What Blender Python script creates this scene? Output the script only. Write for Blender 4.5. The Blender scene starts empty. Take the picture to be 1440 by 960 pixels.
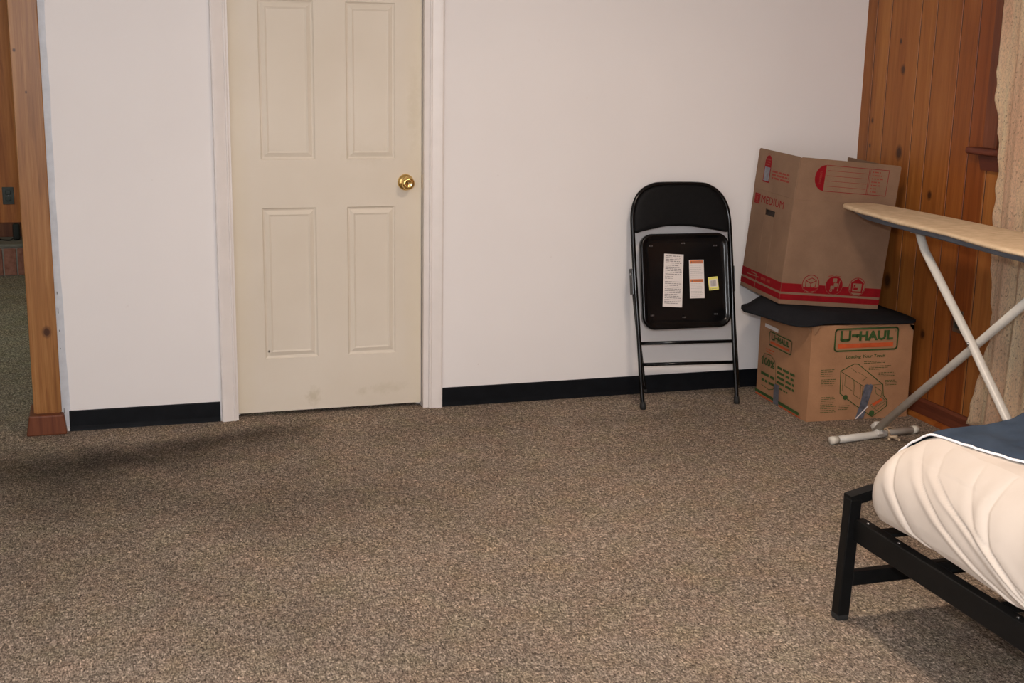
import bpy, bmesh, math, random
from mathutils import Vector, Matrix, Euler
from mathutils import noise as mnoise
random.seed(7)
D = bpy.data; C = bpy.context.scene.collection; sc = bpy.context.scene
PI = math.pi

# ------------------------------------------------------------------ camera
F_PX, YAW, PITCH, ROLL = 1801.24, .3088, .2227, .0189
def cam_axes():
    f = Vector((math.sin(YAW)*math.cos(PITCH), math.cos(YAW)*math.cos(PITCH), -math.sin(PITCH)))
    r = Vector((math.cos(YAW), -math.sin(YAW), 0)); u = r.cross(f)
    return math.cos(ROLL)*r+math.sin(ROLL)*u, -math.sin(ROLL)*r+math.cos(ROLL)*u, f
r_, u_, f_ = cam_axes()
cam = D.objects.new('camera', D.cameras.new('camera')); C.objects.link(cam)
M = Matrix((r_, u_, -f_)).transposed().to_4x4(); M.translation = Vector((0, -5.0951, 1.4787))
cam.matrix_world = M
cam.data.sensor_fit = 'HORIZONTAL'; cam.data.sensor_width = 36; cam.data.lens = F_PX/1440*36
cam.data.clip_start = .05; cam.data.clip_end = 60
sc.camera = cam

# ------------------------------------------------------------------ world, lights, exposure
w = D.worlds.new('world'); sc.world = w; w.use_nodes = True
w.node_tree.nodes['Background'].inputs[0].default_value = (.35, .45, .6, 1)
w.node_tree.nodes['Background'].inputs[1].default_value = .05
sc.view_settings.view_transform = 'Standard'; sc.view_settings.look = 'None'
sc.view_settings.gamma = 1; sc.view_settings.use_curve_mapping = False
sc.view_settings.exposure = 0
def light(name, kind, loc, power, col, size=.1, rot=(0, 0, 0)):
    l = D.lights.new(name, kind); l.energy = power; l.color = col
    if kind == 'AREA': l.shape = 'DISK'; l.size = size
    else: l.shadow_soft_size = size
    o = D.objects.new(name, l); o.location = loc; o.rotation_euler = rot; C.objects.link(o); return o
FLASH, LAMP, HALL = (168, (1, 1.015, 1.05)), (28, (1, .81, .65)), (17, (.82, 1.0, .82))
LAMP_X, LAMP_Y = 1.70, -2.05
light('camera_flash', 'POINT', (.03, -5.06, 1.62), *FLASH, .035)
light('ceiling_lamp_light', 'AREA', (LAMP_X, LAMP_Y, 2.29), *LAMP, .34)
light('hall_fill_light', 'AREA', (-1.3, 1.9, 2.3), *HALL, .5)  # added unseen fill, gives the hall carpet its pale green cast

# ------------------------------------------------------------------ node helpers
def new_mat(name):
    m = D.materials.new(name); m.use_nodes = True
    nt = m.node_tree; return m, nt, nt.nodes['Principled BSDF']
def N(nt, t, **k):
    n = nt.nodes.new(t)
    for a, b in k.items():
        if a.startswith('i_'):
            key = a[2:]; key = int(key) if key.isdigit() else key.replace('_', ' ')
            n.inputs[key].default_value = b
        else: setattr(n, a, b)
    return n
def Lk(nt, a, b): nt.links.new(a, b)
def ramp(nt, src, stops, interp='LINEAR'):
    r = nt.nodes.new('ShaderNodeValToRGB'); r.color_ramp.interpolation = interp
    e = r.color_ramp.elements
    while len(e) < len(stops): e.new(.5)
    for i, (p, c) in enumerate(stops):
        e[i].position = p; e[i].color = (c, c, c, 1) if isinstance(c, (int, float)) else (*c, 1)
    Lk(nt, src, r.inputs[0]); return r.outputs[0]
def coords(nt, scale=(1, 1, 1)):
    tc = nt.nodes.new('ShaderNodeTexCoord'); mp = nt.nodes.new('ShaderNodeMapping')
    mp.inputs['Scale'].default_value = scale; Lk(nt, tc.outputs['Object'], mp.inputs[0]); return mp.outputs[0]
def noise(nt, vec, scale, detail=3, rough=.55, dist=0):
    n = N(nt, 'ShaderNodeTexNoise', i_Scale=scale, i_Detail=detail, i_Roughness=rough, i_Distortion=dist)
    Lk(nt, vec, n.inputs['Vector']); return n.outputs['Fac']
def mix(nt, fac, a, b, mode='MIX'):
    n = nt.nodes.new('ShaderNodeMix'); n.data_type = 'RGBA'; n.blend_type = mode
    for s, v in ((0, fac), (6, a), (7, b)):
        if isinstance(v, bpy.types.NodeSocket): Lk(nt, v, n.inputs[s])
        else: n.inputs[s].default_value = v if isinstance(v, (int, float)) else (*v, 1)
    return n.outputs[2]
def math_(nt, op, a, b=None, clamp=False):
    n = nt.nodes.new('ShaderNodeMath'); n.operation = op; n.use_clamp = clamp
    for s, v in ((0, a), (1, b)):
        if v is None: continue
        if isinstance(v, bpy.types.NodeSocket): Lk(nt, v, n.inputs[s])
        else: n.inputs[s].default_value = v
    return n.outputs[0]
def bump(nt, b, h, strength=.3, dist=.002):
    n = N(nt, 'ShaderNodeBump', i_Strength=strength, i_Distance=dist); Lk(nt, h, n.inputs['Height']); Lk(nt, n.outputs[0], b.inputs['Normal'])
def plain(name, col, rough=.5, metal=0, var=.06, vscale=12, bmp=0, bscale=150, spec=.5):
    m, nt, b = new_mat(name)
    v = coords(nt); f = noise(nt, v, vscale, 4)
    lo = tuple(max(0, c*(1-var)) for c in col); hi = tuple(min(1, c*(1+var)) for c in col)
    Lk(nt, ramp(nt, f, [(.3, lo), (.7, hi)]), b.inputs['Base Color'])
    b.inputs['Roughness'].default_value = rough; b.inputs['Metallic'].default_value = metal
    b.inputs['Specular IOR Level'].default_value = spec
    if bmp: bump(nt, b, noise(nt, v, bscale, 3), bmp, .001)
    return m

# ------------------------------------------------------------------ materials
def mat_wall():
    m, nt, b = new_mat('wall_paint'); v = coords(nt)
    base = ramp(nt, noise(nt, v, 1.3, 3), [(.3, (.775, .745, .735)), (.7, (.81, .78, .77))])
    specks = noise(nt, v, 26, 2, .5)
    col = mix(nt, ramp(nt, specks, [(.76, 0.), (.82, .35)]), base, (.5, .42, .38))
    Lk(nt, col, b.inputs['Base Color']); b.inputs['Roughness'].default_value = .62
    b.inputs['Specular IOR Level'].default_value = .25
    bump(nt, b, noise(nt, v, 9, 4), .25, .003); return m
def mat_carpet():
    m, nt, b = new_mat('carpet'); v = coords(nt); vt = coords(nt, (1, .46, 1))      # tufts lean and read longer along the pile
    g = noise(nt, vt, 235, 3, .8, .1)
    g2 = noise(nt, vt, 90, 2, .6)
    s = math_(nt, 'ADD', math_(nt, 'MULTIPLY', g, .78), math_(nt, 'MULTIPLY', g2, .22))
    c = ramp(nt, s, [(.36, (.050, .038, .030)), (.45, (.180, .143, .112)), (.54, (.36, .292, .232)), (.66, (.68, .57, .455))])
    # individual lighter and darker tufts
    vo = N(nt, 'ShaderNodeTexVoronoi', i_Scale=190.); Lk(nt, vt, vo.inputs['Vector'])
    tuft = nt.nodes.new('ShaderNodeSeparateColor'); Lk(nt, vo.outputs['Color'], tuft.inputs[0])
    c = mix(nt, .55, c, ramp(nt, tuft.outputs[0], [(0, .28), (.2, .62), (.6, 1.), (1, 1.9)]), 'MULTIPLY')
    # brushed pile rows and broad tone changes
    wv = N(nt, 'ShaderNodeTexWave', i_Scale=18., i_Distortion=9., i_Detail=2.); wv.bands_direction = 'Y'; Lk(nt, v, wv.inputs['Vector'])
    c = mix(nt, 1, c, ramp(nt, wv.outputs[1], [(0, .9), (1, 1.07)]), 'MULTIPLY')
    c = mix(nt, 1, c, ramp(nt, noise(nt, v, 1.6, 3), [(.3, .86), (.7, 1.12)]), 'MULTIPLY')
    c = mix(nt, ramp(nt, noise(nt, v, 7, 3, .65), [(.42, 0.), (.68, .55)]), c, mix(nt, 1, c, (1.10, .96, .90), 'MULTIPLY'))
    c = mix(nt, ramp(nt, noise(nt, coords(nt, (1.3, 1, 2)), 6, 3, .65), [(.45, 0.), (.70, .6)]), c, mix(nt, 1, c, (.98, 1.02, .86), 'MULTIPLY'))
    # broad darker patches in the carpet colour along the back wall
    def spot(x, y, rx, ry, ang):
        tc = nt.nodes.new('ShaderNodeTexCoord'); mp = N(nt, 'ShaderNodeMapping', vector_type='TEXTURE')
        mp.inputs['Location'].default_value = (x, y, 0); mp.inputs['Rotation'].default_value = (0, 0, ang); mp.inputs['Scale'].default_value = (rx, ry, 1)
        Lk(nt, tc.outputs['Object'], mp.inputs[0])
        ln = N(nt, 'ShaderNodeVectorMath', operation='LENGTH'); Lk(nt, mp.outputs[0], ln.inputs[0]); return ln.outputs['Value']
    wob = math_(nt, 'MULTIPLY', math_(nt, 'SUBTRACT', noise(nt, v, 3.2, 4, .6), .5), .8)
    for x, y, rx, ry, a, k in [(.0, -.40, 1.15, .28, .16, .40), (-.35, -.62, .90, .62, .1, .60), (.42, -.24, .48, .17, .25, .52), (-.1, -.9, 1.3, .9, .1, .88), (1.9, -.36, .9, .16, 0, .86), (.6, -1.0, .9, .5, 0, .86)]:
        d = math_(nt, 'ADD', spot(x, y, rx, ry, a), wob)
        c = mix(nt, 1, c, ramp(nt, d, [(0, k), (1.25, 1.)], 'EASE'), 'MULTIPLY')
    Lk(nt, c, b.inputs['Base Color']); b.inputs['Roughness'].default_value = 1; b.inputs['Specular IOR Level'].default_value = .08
    bump(nt, b, s, 1.0, .009); return m
def knots_mix(nt, col, knots, axes):
    tc = nt.nodes.new('ShaderNodeTexCoord'); sp = nt.nodes.new('ShaderNodeSeparateXYZ'); Lk(nt, tc.outputs['Object'], sp.inputs[0])
    for (a, z, r) in knots:
        da = math_(nt, 'DIVIDE', math_(nt, 'SUBTRACT', sp.outputs[axes[0]], a), r)
        dz = math_(nt, 'DIVIDE', math_(nt, 'SUBTRACT', sp.outputs[axes[1]], z), r*1.35)
        d = math_(nt, 'SQRT', math_(nt, 'ADD', math_(nt, 'MULTIPLY', da, da), math_(nt, 'MULTIPLY', dz, dz)))
        col = mix(nt, ramp(nt, d, [(0, 1.), (.45, .92), (.62, .45), (1, 0.)]), col, (.045, .014, .006))
        ring = math_(nt, 'SINE', math_(nt, 'MULTIPLY', d, 11.))
        col = mix(nt, math_(nt, 'MULTIPLY', ramp(nt, d, [(0, 0.), (.45, .55), (1, 0.)]), ramp(nt, ring, [(0, 0.), (1, 1.)])), col, (.10, .035, .012))
    return col
def mat_wood(name, dark, mid, lite, knots=(), axes=(1, 2), plank_axis=None, planks=(), rough=.42, gs=1., scale=(26, 26, 1.6)):
    m, nt, b = new_mat(name)
    v = coords(nt, scale)
    g = noise(nt, v, 1.0*gs, 6, .6, 1.2)
    fine = noise(nt, coords(nt, (scale[0]*9, scale[1]*9, scale[2]*5)), 1., 2)
    f = math_(nt, 'ADD', math_(nt, 'MULTIPLY', g, .8), math_(nt, 'MULTIPLY', fine, .2))
    c = ramp(nt, f, [(.32, dark), (.5, mid), (.68, lite)])
    if plank_axis is not None:      # every board its own tone
        tc = nt.nodes.new('ShaderNodeTexCoord'); sp = nt.nodes.new('ShaderNodeSeparateXYZ'); Lk(nt, tc.outputs['Object'], sp.inputs[0])
        lo, hi = min(p[0] for p in planks), max(p[0] for p in planks)+.3
        t = math_(nt, 'DIVIDE', math_(nt, 'SUBTRACT', sp.outputs[plank_axis], lo), hi-lo)
        r = nt.nodes.new('ShaderNodeValToRGB'); r.color_ramp.interpolation = 'CONSTANT'; e = r.color_ramp.elements
        pl = sorted(planks)[:30]
        while len(e) < len(pl): e.new(.5)
        for i, (p, tone) in enumerate(pl): e[i].position = (p-lo)/(hi-lo); e[i].color = (*tone, 1)
        Lk(nt, t, r.inputs[0]); c = mix(nt, 1, c, r.outputs[0], 'MULTIPLY')
    c = knots_mix(nt, c, knots, axes)
    Lk(nt, c, b.inputs['Base Color']); b.inputs['Roughness'].default_value = rough
    b.inputs['Specular IOR Level'].default_value = .28
    bump(nt, b, f, .15, .001); return m
def mat_curtain():
    m, nt, b = new_mat('woven_curtain'); v = coords(nt)
    w1 = N(nt, 'ShaderNodeTexWave', i_Scale=150., i_Distortion=1.5, i_Detail=2.); w1.bands_direction = 'Z'
    w2 = N(nt, 'ShaderNodeTexWave', i_Scale=110., i_Distortion=1.5, i_Detail=2.); w2.bands_direction = 'Y'
    Lk(nt, v, w1.inputs['Vector']); Lk(nt, v, w2.inputs['Vector'])
    wv = math_(nt, 'MULTIPLY', w1.outputs[1], w2.outputs[1])
    c = ramp(nt, noise(nt, coords(nt, (1, 14, 1.2)), 1.4, 3), [(.35, (.82, .55, .37)), (.65, (.93, .76, .52))])
    c = mix(nt, .35, c, ramp(nt, wv, [(0, .75), (.7, 1.15)]), 'MULTIPLY')
    fl = noise(nt, coords(nt, (1, 1, .7)), 130, 2, .6)
    c = mix(nt, ramp(nt, fl, [(.60, 0.), (.70, .6)]), c, (.26, .13, .08))
    c = mix(nt, .5, c, ramp(nt, noise(nt, coords(nt, (1, 1.6, .5)), 210, 2, .6), [(.3, .6), (.6, 1.2)]), 'MULTIPLY')
    Lk(nt, c, b.inputs['Base Color']); b.inputs['Roughness'].default_value = .95; b.inputs['Specular IOR Level'].default_value = .1
    bump(nt, b, wv, .5, .0015); return m
def mat_cloth(name, lo, hi, scale=400, bs=.3, rough=.95, sheen=0., patch=1.6):
    m, nt, b = new_mat(name); v = coords(nt)
    c = ramp(nt, noise(nt, v, patch*3, 4), [(.3, lo), (.7, hi)])
    Lk(nt, c, b.inputs['Base Color']); b.inputs['Roughness'].default_value = rough
    b.inputs['Specular IOR Level'].default_value = .15; b.inputs['Sheen Weight'].default_value = sheen
    h = math_(nt, 'ADD', math_(nt, 'MULTIPLY', noise(nt, v, scale, 2), .15), noise(nt, v, 26, 3, .5, .6))
    bump(nt, b, h, bs, .003); return m
def mat_cardboard(name, lo, hi):
    m, nt, b = new_mat(name); v = coords(nt)
    c = ramp(nt, noise(nt, v, 7, 4, .6), [(.3, lo), (.7, hi)])
    fl = N(nt, 'ShaderNodeTexWave', i_Scale=60., i_Distortion=.3); fl.bands_direction = 'Z'; Lk(nt, v, fl.inputs['Vector'])
    c = mix(nt, .12, c, ramp(nt, noise(nt, v, 240, 2), [(.3, .6), (.7, 1.25)]), 'MULTIPLY')
    Lk(nt, c, b.inputs['Base Color']); b.inputs['Roughness'].default_value = .8; b.inputs['Specular IOR Level'].default_value = .2
    bump(nt, b, math_(nt, 'ADD', math_(nt, 'MULTIPLY', fl.outputs[1], .15), noise(nt, v, 14, 3)), .2, .002); return m
def mat_door():
    m, nt, b = new_mat('door_paint'); v = coords(nt)
    c = ramp(nt, noise(nt, v, 2.2, 4), [(.3, (.66, .59, .49)), (.7, (.71, .645, .55))])
    tc = nt.nodes.new('ShaderNodeTexCoord'); sp = nt.nodes.new('ShaderNodeSeparateXYZ'); Lk(nt, tc.outputs['Object'], sp.inputs[0])
    wob = math_(nt, 'MULTIPLY', math_(nt, 'SUBTRACT', noise(nt, v, 6, 4), .5), .10)
    # yellowed edges and a few finger marks
    ex = math_(nt, 'ADD', math_(nt, 'ABSOLUTE', math_(nt, 'SUBTRACT', sp.outputs[0], .852)), wob)
    c = mix(nt, ramp(nt, ex, [(.30, 0.), (.40, .32)]), c, (.66, .56, .36))
    for (x, z, rx, rz, k) in [(.78, .07, .035, .045, .42), (1.09, .09, .10, .03, .22), (.98, .08, .03, .02, .2), (1.0, 1.06, .12, .05, .10), (1.2, 1.25, .03, .2, .16), (.60, .27, .006, .006, 1.4)]:
        dx = math_(nt, 'DIVIDE', math_(nt, 'SUBTRACT', sp.outputs[0], x), rx); dz = math_(nt, 'DIVIDE', math_(nt, 'SUBTRACT', sp.outputs[2], z), rz)
        d = math_(nt, 'ADD', math_(nt, 'SQRT', math_(nt, 'ADD', math_(nt, 'MULTIPLY', dx, dx), math_(nt, 'MULTIPLY', dz, dz))), math_(nt, 'MULTIPLY', math_(nt, 'SUBTRACT', noise(nt, v, 45, 4, .7), .5), 2.2))
        c = mix(nt, ramp(nt, d, [(.2, min(1, k)), (1, 0.)]), c, (.42, .36, .22) if k < 1 else (.05, .03, .02))
    Lk(nt, c, b.inputs['Base Color']); b.inputs['Roughness'].default_value = .5; b.inputs['Specular IOR Level'].default_value = .3
    bump(nt, b, noise(nt, coords(nt, (90, 90, 6)), 1, 4), .12, .001); return m
def mat_brick():
    m, nt, b = new_mat('hearth_brick')
    c = ramp(nt, noise(nt, coords(nt), 30, 4), [(.3, (.20, .07, .05)), (.7, (.36, .15, .11))])
    Lk(nt, c, b.inputs['Base Color']); b.inputs['Roughness'].default_value = .9
    bump(nt, b, noise(nt, coords(nt), 90, 3), .4, .002); return m

GR = [-.074, -.185, -.399, -.505, -.671, -.784]                     # board joints of the right wall
y = -.905; k = 0
while y > -6.1:
    GR.append(y); y -= (.166, .108, .205, .112)[k % 4]; k += 1
tones = [(1, 1, 1), (.92, .88, .86), (1.12, 1.14, 1.1), (1.05, 1.02, 1), (1.08, 1.06, 1), (.96, .9, .86), (.86, .72, .62), (.7, .5, .4)]
PL = [(g, tones[(i+1) % 8]) for i, g in enumerate(GR)]
pl_sorted = [(-6.2, (1, 1, 1))]+PL
W_PANEL = mat_wood('knotty_pine_panel', (.20, .062, .013), (.285, .10, .022), (.35, .135, .033),
                   knots=[(-.267, 1.55, .012), (-.30, 1.433, .020), (-.32, 1.085, .030), (-.315, .53, .034), (-.10, 1.21, .012), (-.095, 1.10, .010), (-.56, .93, .02), (-.60, .35, .02), (-.46, .8, .012)],
                   plank_axis=1, planks=[p for p in pl_sorted if p[0] > -3.6], scale=(26, 22, 1.3))
W_POST = mat_wood('pine_post', (.18, .070, .019), (.285, .125, .038), (.39, .19, .068), knots=[(-.243, .401, .021), (-.294, 1.45, .007), (-.262, 1.30, .005)], axes=(0, 2), scale=(34, 34, 1.5), rough=.36)
W_RED = mat_wood('red_stained_wood', (.085, .024, .011), (.14, .042, .018), (.19, .063, .028), rough=.5)
W_STOOL = mat_wood('dark_red_wood', (.06, .014, .007), (.095, .022, .011), (.13, .034, .018), rough=.5, scale=(26, 3, 26))
W_BASE = mat_wood('red_brown_baseboard', (.07, .018, .009), (.12, .032, .015), (.17, .052, .025), rough=.5, scale=(26, 2, 26))
JOINT = plain('dark_board_joint', (.045, .016, .006), .8, var=.3, vscale=30)
W_HALL = mat_wood('hall_panel', (.34, .095, .026), (.50, .16, .042), (.62, .22, .062), scale=(14, 14, 1.2))
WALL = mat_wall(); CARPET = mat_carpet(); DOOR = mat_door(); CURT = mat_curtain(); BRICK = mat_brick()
TRIMW = plain('white_trim', (.75, .70, .67), .4, var=.04, vscale=8, bmp=.1)
PRIMER = plain('white_primer', (.86, .88, .92), .45, var=.06, vscale=30, bmp=.4, bscale=60)
CEIL = plain('ceiling_paint', (.80, .78, .75), .8, var=.03)
VINYL = plain('black_vinyl', (.006, .007, .009), .5, var=.25, vscale=20, bmp=.1, spec=.12)
BRASS = plain('polished_brass', (.83, .58, .22), .10, 1, var=.03)
BLACKM = plain('black_enamel', (.004, .004, .0045), .16, 0, var=.1, spec=.30)
BLACKP = plain('black_cushion_vinyl', (.0065, .0065, .007), .6, 0, var=.2, vscale=60, bmp=.25, bscale=300, spec=.12)
FRAMEM = plain('black_powder_coat', (.006, .006, .006), .45, 0, var=.2, vscale=30, bmp=.15, spec=.16)
RUBBER = plain('black_rubber', (.012, .012, .012), .7)
STEEL = plain('zinc_rivet', (.35, .35, .36), .3, 1)
ENAM = plain('pale_enamel_tube', (.56, .53, .48), .32, 0, var=.06, vscale=40, bmp=.1)
MESHM = plain('grey_board_steel', (.085, .098, .125), .45, .3, var=.1, vscale=60)
PAPER = plain('white_paper', (.72, .66, .63), .6, var=.03)
PAPERY = plain('yellow_paper', (.75, .70, .18), .6, var=.03)
ORANGE = plain('orange_print', (.62, .16, .03), .6, var=.05)
INK = plain('grey_ink', (.16, .14, .14), .7, var=.1)
CARD1 = mat_cardboard('light_cardboard', (.20, .120, .076), (.245, .150, .095))
CARD2 = mat_cardboard('orange_cardboard', (.33, .17, .088), (.41, .215, .112))
CARDIN = mat_cardboard('cardboard_inside', (.14, .09, .06), (.18, .12, .08))
REDP = plain('red_print', (.22, .008, .012), .7, spec=.08, var=.12, vscale=30)
REDT = plain('faded_red_print', (.26, .05, .035), .75, spec=.08, var=.12, vscale=40)
GREENP = plain('green_print', (.045, .085, .028), .7, spec=.08, var=.15, vscale=30)
ORP = plain('orange_red_print', (.50, .09, .03), .7, spec=.08, var=.12, vscale=30)
TAPE = plain('grey_duct_tape', (.13, .135, .165), .3, .2, var=.35, vscale=50, bmp=.4, bscale=60)
TORN = plain('torn_cardboard', (.42, .24, .13), .85)
DARKHOLE = plain('box_hollow_shade', (.03, .02, .015), .9)
DARKC = mat_cloth('charcoal_cloth', (.008, .0085, .010), (.016, .016, .019), bs=.7)
SHEET = mat_cloth('cream_sheet', (.58, .50, .43), (.64, .56, .485), bs=.14)
WHITEC = mat_cloth('white_hem', (.82, .82, .84), (.88, .88, .9), bs=.3)
BLUE = mat_cloth('navy_blanket', (.025, .039, .062), (.044, .062, .092), bs=.5, patch=4, sheen=.0)
BOARDC = mat_cloth('tan_board_cover', (.50, .37, .24), (.64, .49, .33), bs=.35, patch=9)
TAN = mat_cloth('tan_cord', (.55, .40, .26), (.65, .5, .34))
MATT = mat_cloth('mattress_ticking', (.55, .53, .5), (.6, .58, .55))
GLASSM, gnt, gb = new_mat('window_glass'); gb.inputs['Transmission Weight'].default_value = 1; gb.inputs['Roughness'].default_value = .02
Lk(gnt, ramp(gnt, noise(gnt, coords(gnt), 3), [(.3, (.95, .97, .98)), (.7, (.97, .98, .98))]), gb.inputs['Base Color'])
STONE = plain('hearth_slab', (.17, .15, .13), .8, var=.2, vscale=20, bmp=.4)
MORTAR = plain('mortar', (.33, .30, .27), .95, var=.15, vscale=50)
DARKPL = plain('dark_plastic', (.03, .035, .03), .4)
GLOBE, gln, glb = new_mat('frosted_lamp_glass'); glb.inputs['Base Color'].default_value = (.9, .85, .75, 1)
glb.inputs['Emission Color'].default_value = (1, .6, .28, 1); glb.inputs['Emission Strength'].default_value = 1.5
Lk(gln, ramp(gln, noise(gln, coords(gln), 5), [(.3, (.88, .83, .73)), (.7, (.92, .87, .77))]), glb.inputs['Base Color'])

# ------------------------------------------------------------------ object helpers
def link(name, bm, mats, parent=None, smooth=False, recalc=True):
    me = D.meshes.new(name)
    if recalc: bmesh.ops.recalc_face_normals(bm, faces=bm.faces)
    for f in bm.faces: f.smooth = smooth
    bm.to_mesh(me); bm.free()
    for m in (mats if isinstance(mats, (list, tuple)) else [mats]): me.materials.append(m)
    o = D.objects.new(name, me); C.objects.link(o)
    if parent: attach(o, parent)
    return o
def attach(o, parent):
    o.parent = parent; o.matrix_parent_inverse = Matrix.Translation(-root_loc(parent))
LOCS = {}
def root_loc(p): return LOCS.get(p.name, Vector((0, 0, 0)))
def thing(name, label, cat, loc, group=None):
    o = D.objects.new(name, None); C.objects.link(o); o.location = loc; o.empty_display_size = .1
    LOCS[o.name] = Vector(loc); o['label'] = label; o['category'] = cat
    if group: o['group'] = group
    return o
def tag(o, label, cat, group=None):
    o['label'] = label; o['category'] = cat
    if group: o['group'] = group
    return o
def struct(o): o['kind'] = 'structure'; return o
def box(bm, a, b, bev=0, seg=2, mi=0, mat4=None):
    v0 = [Vector((x, y, z)) for x in (a[0], b[0]) for y in (a[1], b[1]) for z in (a[2], b[2])]
    vs = [bm.verts.new(v) for v in v0]
    fs = [bm.faces.new([vs[i] for i in q]) for q in ((0, 1, 3, 2), (4, 6, 7, 5), (0, 4, 5, 1), (2, 3, 7, 6), (0, 2, 6, 4), (1, 5, 7, 3))]
    for f in fs: f.material_index = mi
    if bev:
        es = list({e for f in fs for e in f.edges})
        r = bmesh.ops.bevel(bm, geom=es, offset=bev, segments=seg, affect='EDGES', profile=.5)
        vs = list({v for f in r['faces'] for v in f.verts} | {v for v in vs if v.is_valid})
        for f in r['faces']: f.material_index = mi
    if mat4 is not None:
        for v in vs:
            if v.is_valid: v.co = mat4 @ v.co
    return vs
def sweep(bm, pts, ra, rb=None, seg=12, up=Vector((0, 0, 1)), caps=True, closed=False, mi=0):
    rb = rb or ra; pts = [Vector(p) for p in pts]; rings = []; n = len(pts)
    nrm = None
    for i, p in enumerate(pts):
        if closed: t = (pts[(i+1) % n]-pts[i-1]).normalized()
        else: t = (pts[min(i+1, n-1)]-pts[max(i-1, 0)]).normalized()
        if nrm is None:
            nrm = up-up.dot(t)*t
            if nrm.length < 1e-3: nrm = Vector((1, 0, 0))-t.x*t
            nrm.normalize()
        else: nrm = (nrm-nrm.dot(t)*t).normalized()
        s = t.cross(nrm)
        rings.append([bm.verts.new(p+math.cos(a)*ra*s+math.sin(a)*rb*nrm) for a in [2*PI*j/seg for j in range(seg)]])
    for i in range(n if closed else n-1):
        a, b = rings[i], rings[(i+1) % n]
        for j in range(seg):
            f = bm.faces.new((a[j], a[(j+1) % seg], b[(j+1) % seg], b[j])); f.material_index = mi
    if caps and not closed:
        bm.faces.new(rings[0][::-1]).material_index = mi; bm.faces.new(rings[-1]).material_index = mi
def smooth_pts(pts, k=6):
    pts = [Vector(p) for p in pts]; out = []
    for i in range(len(pts)-1):
        p0, p1, p2, p3 = pts[max(i-1, 0)], pts[i], pts[i+1], pts[min(i+2, len(pts)-1)]
        for j in range(k):
            t = j/k
            out.append(.5*((2*p1)+(-p0+p2)*t+(2*p0-5*p1+4*p2-p3)*t*t+(-p0+3*p1-3*p2+p3)*t**3))
    return out+[pts[-1]]
def lathe(bm, prof, M4, seg=32, mi=0):
    rings = [[bm.verts.new(M4 @ Vector((r*math.cos(2*PI*j/seg), r*math.sin(2*PI*j/seg), h))) for j in range(seg)] for r, h in prof]
    for a, b in zip(rings, rings[1:]):
        for j in range(seg): bm.faces.new((a[j], a[(j+1) % seg], b[(j+1) % seg], b[j])).material_index = mi
    bm.faces.new(rings[0][::-1]); bm.faces.new(rings[-1])
def frame4(O, U, V):
    U = Vector(U).normalized(); V = Vector(V); V = (V-V.dot(U)*U).normalized(); n = U.cross(V)
    return Matrix(((U.x, V.x, n.x, O[0]), (U.y, V.y, n.y, O[1]), (U.z, V.z, n.z, O[2]), (0, 0, 0, 1)))
def extrude_profile(bm, prof, p0, p1, mi=0):
    """prof: 2D outline lifted to 3D by p0/p1 callables"""
    a = [bm.verts.new(p0(*p)) for p in prof]; b = [bm.verts.new(p1(*p)) for p in prof]; n = len(prof)
    for i in range(n): bm.faces.new((a[i], a[(i+1) % n], b[(i+1) % n], b[i])).material_index = mi
    bm.faces.new(a[::-1]).material_index = mi; bm.faces.new(b).material_index = mi
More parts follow.
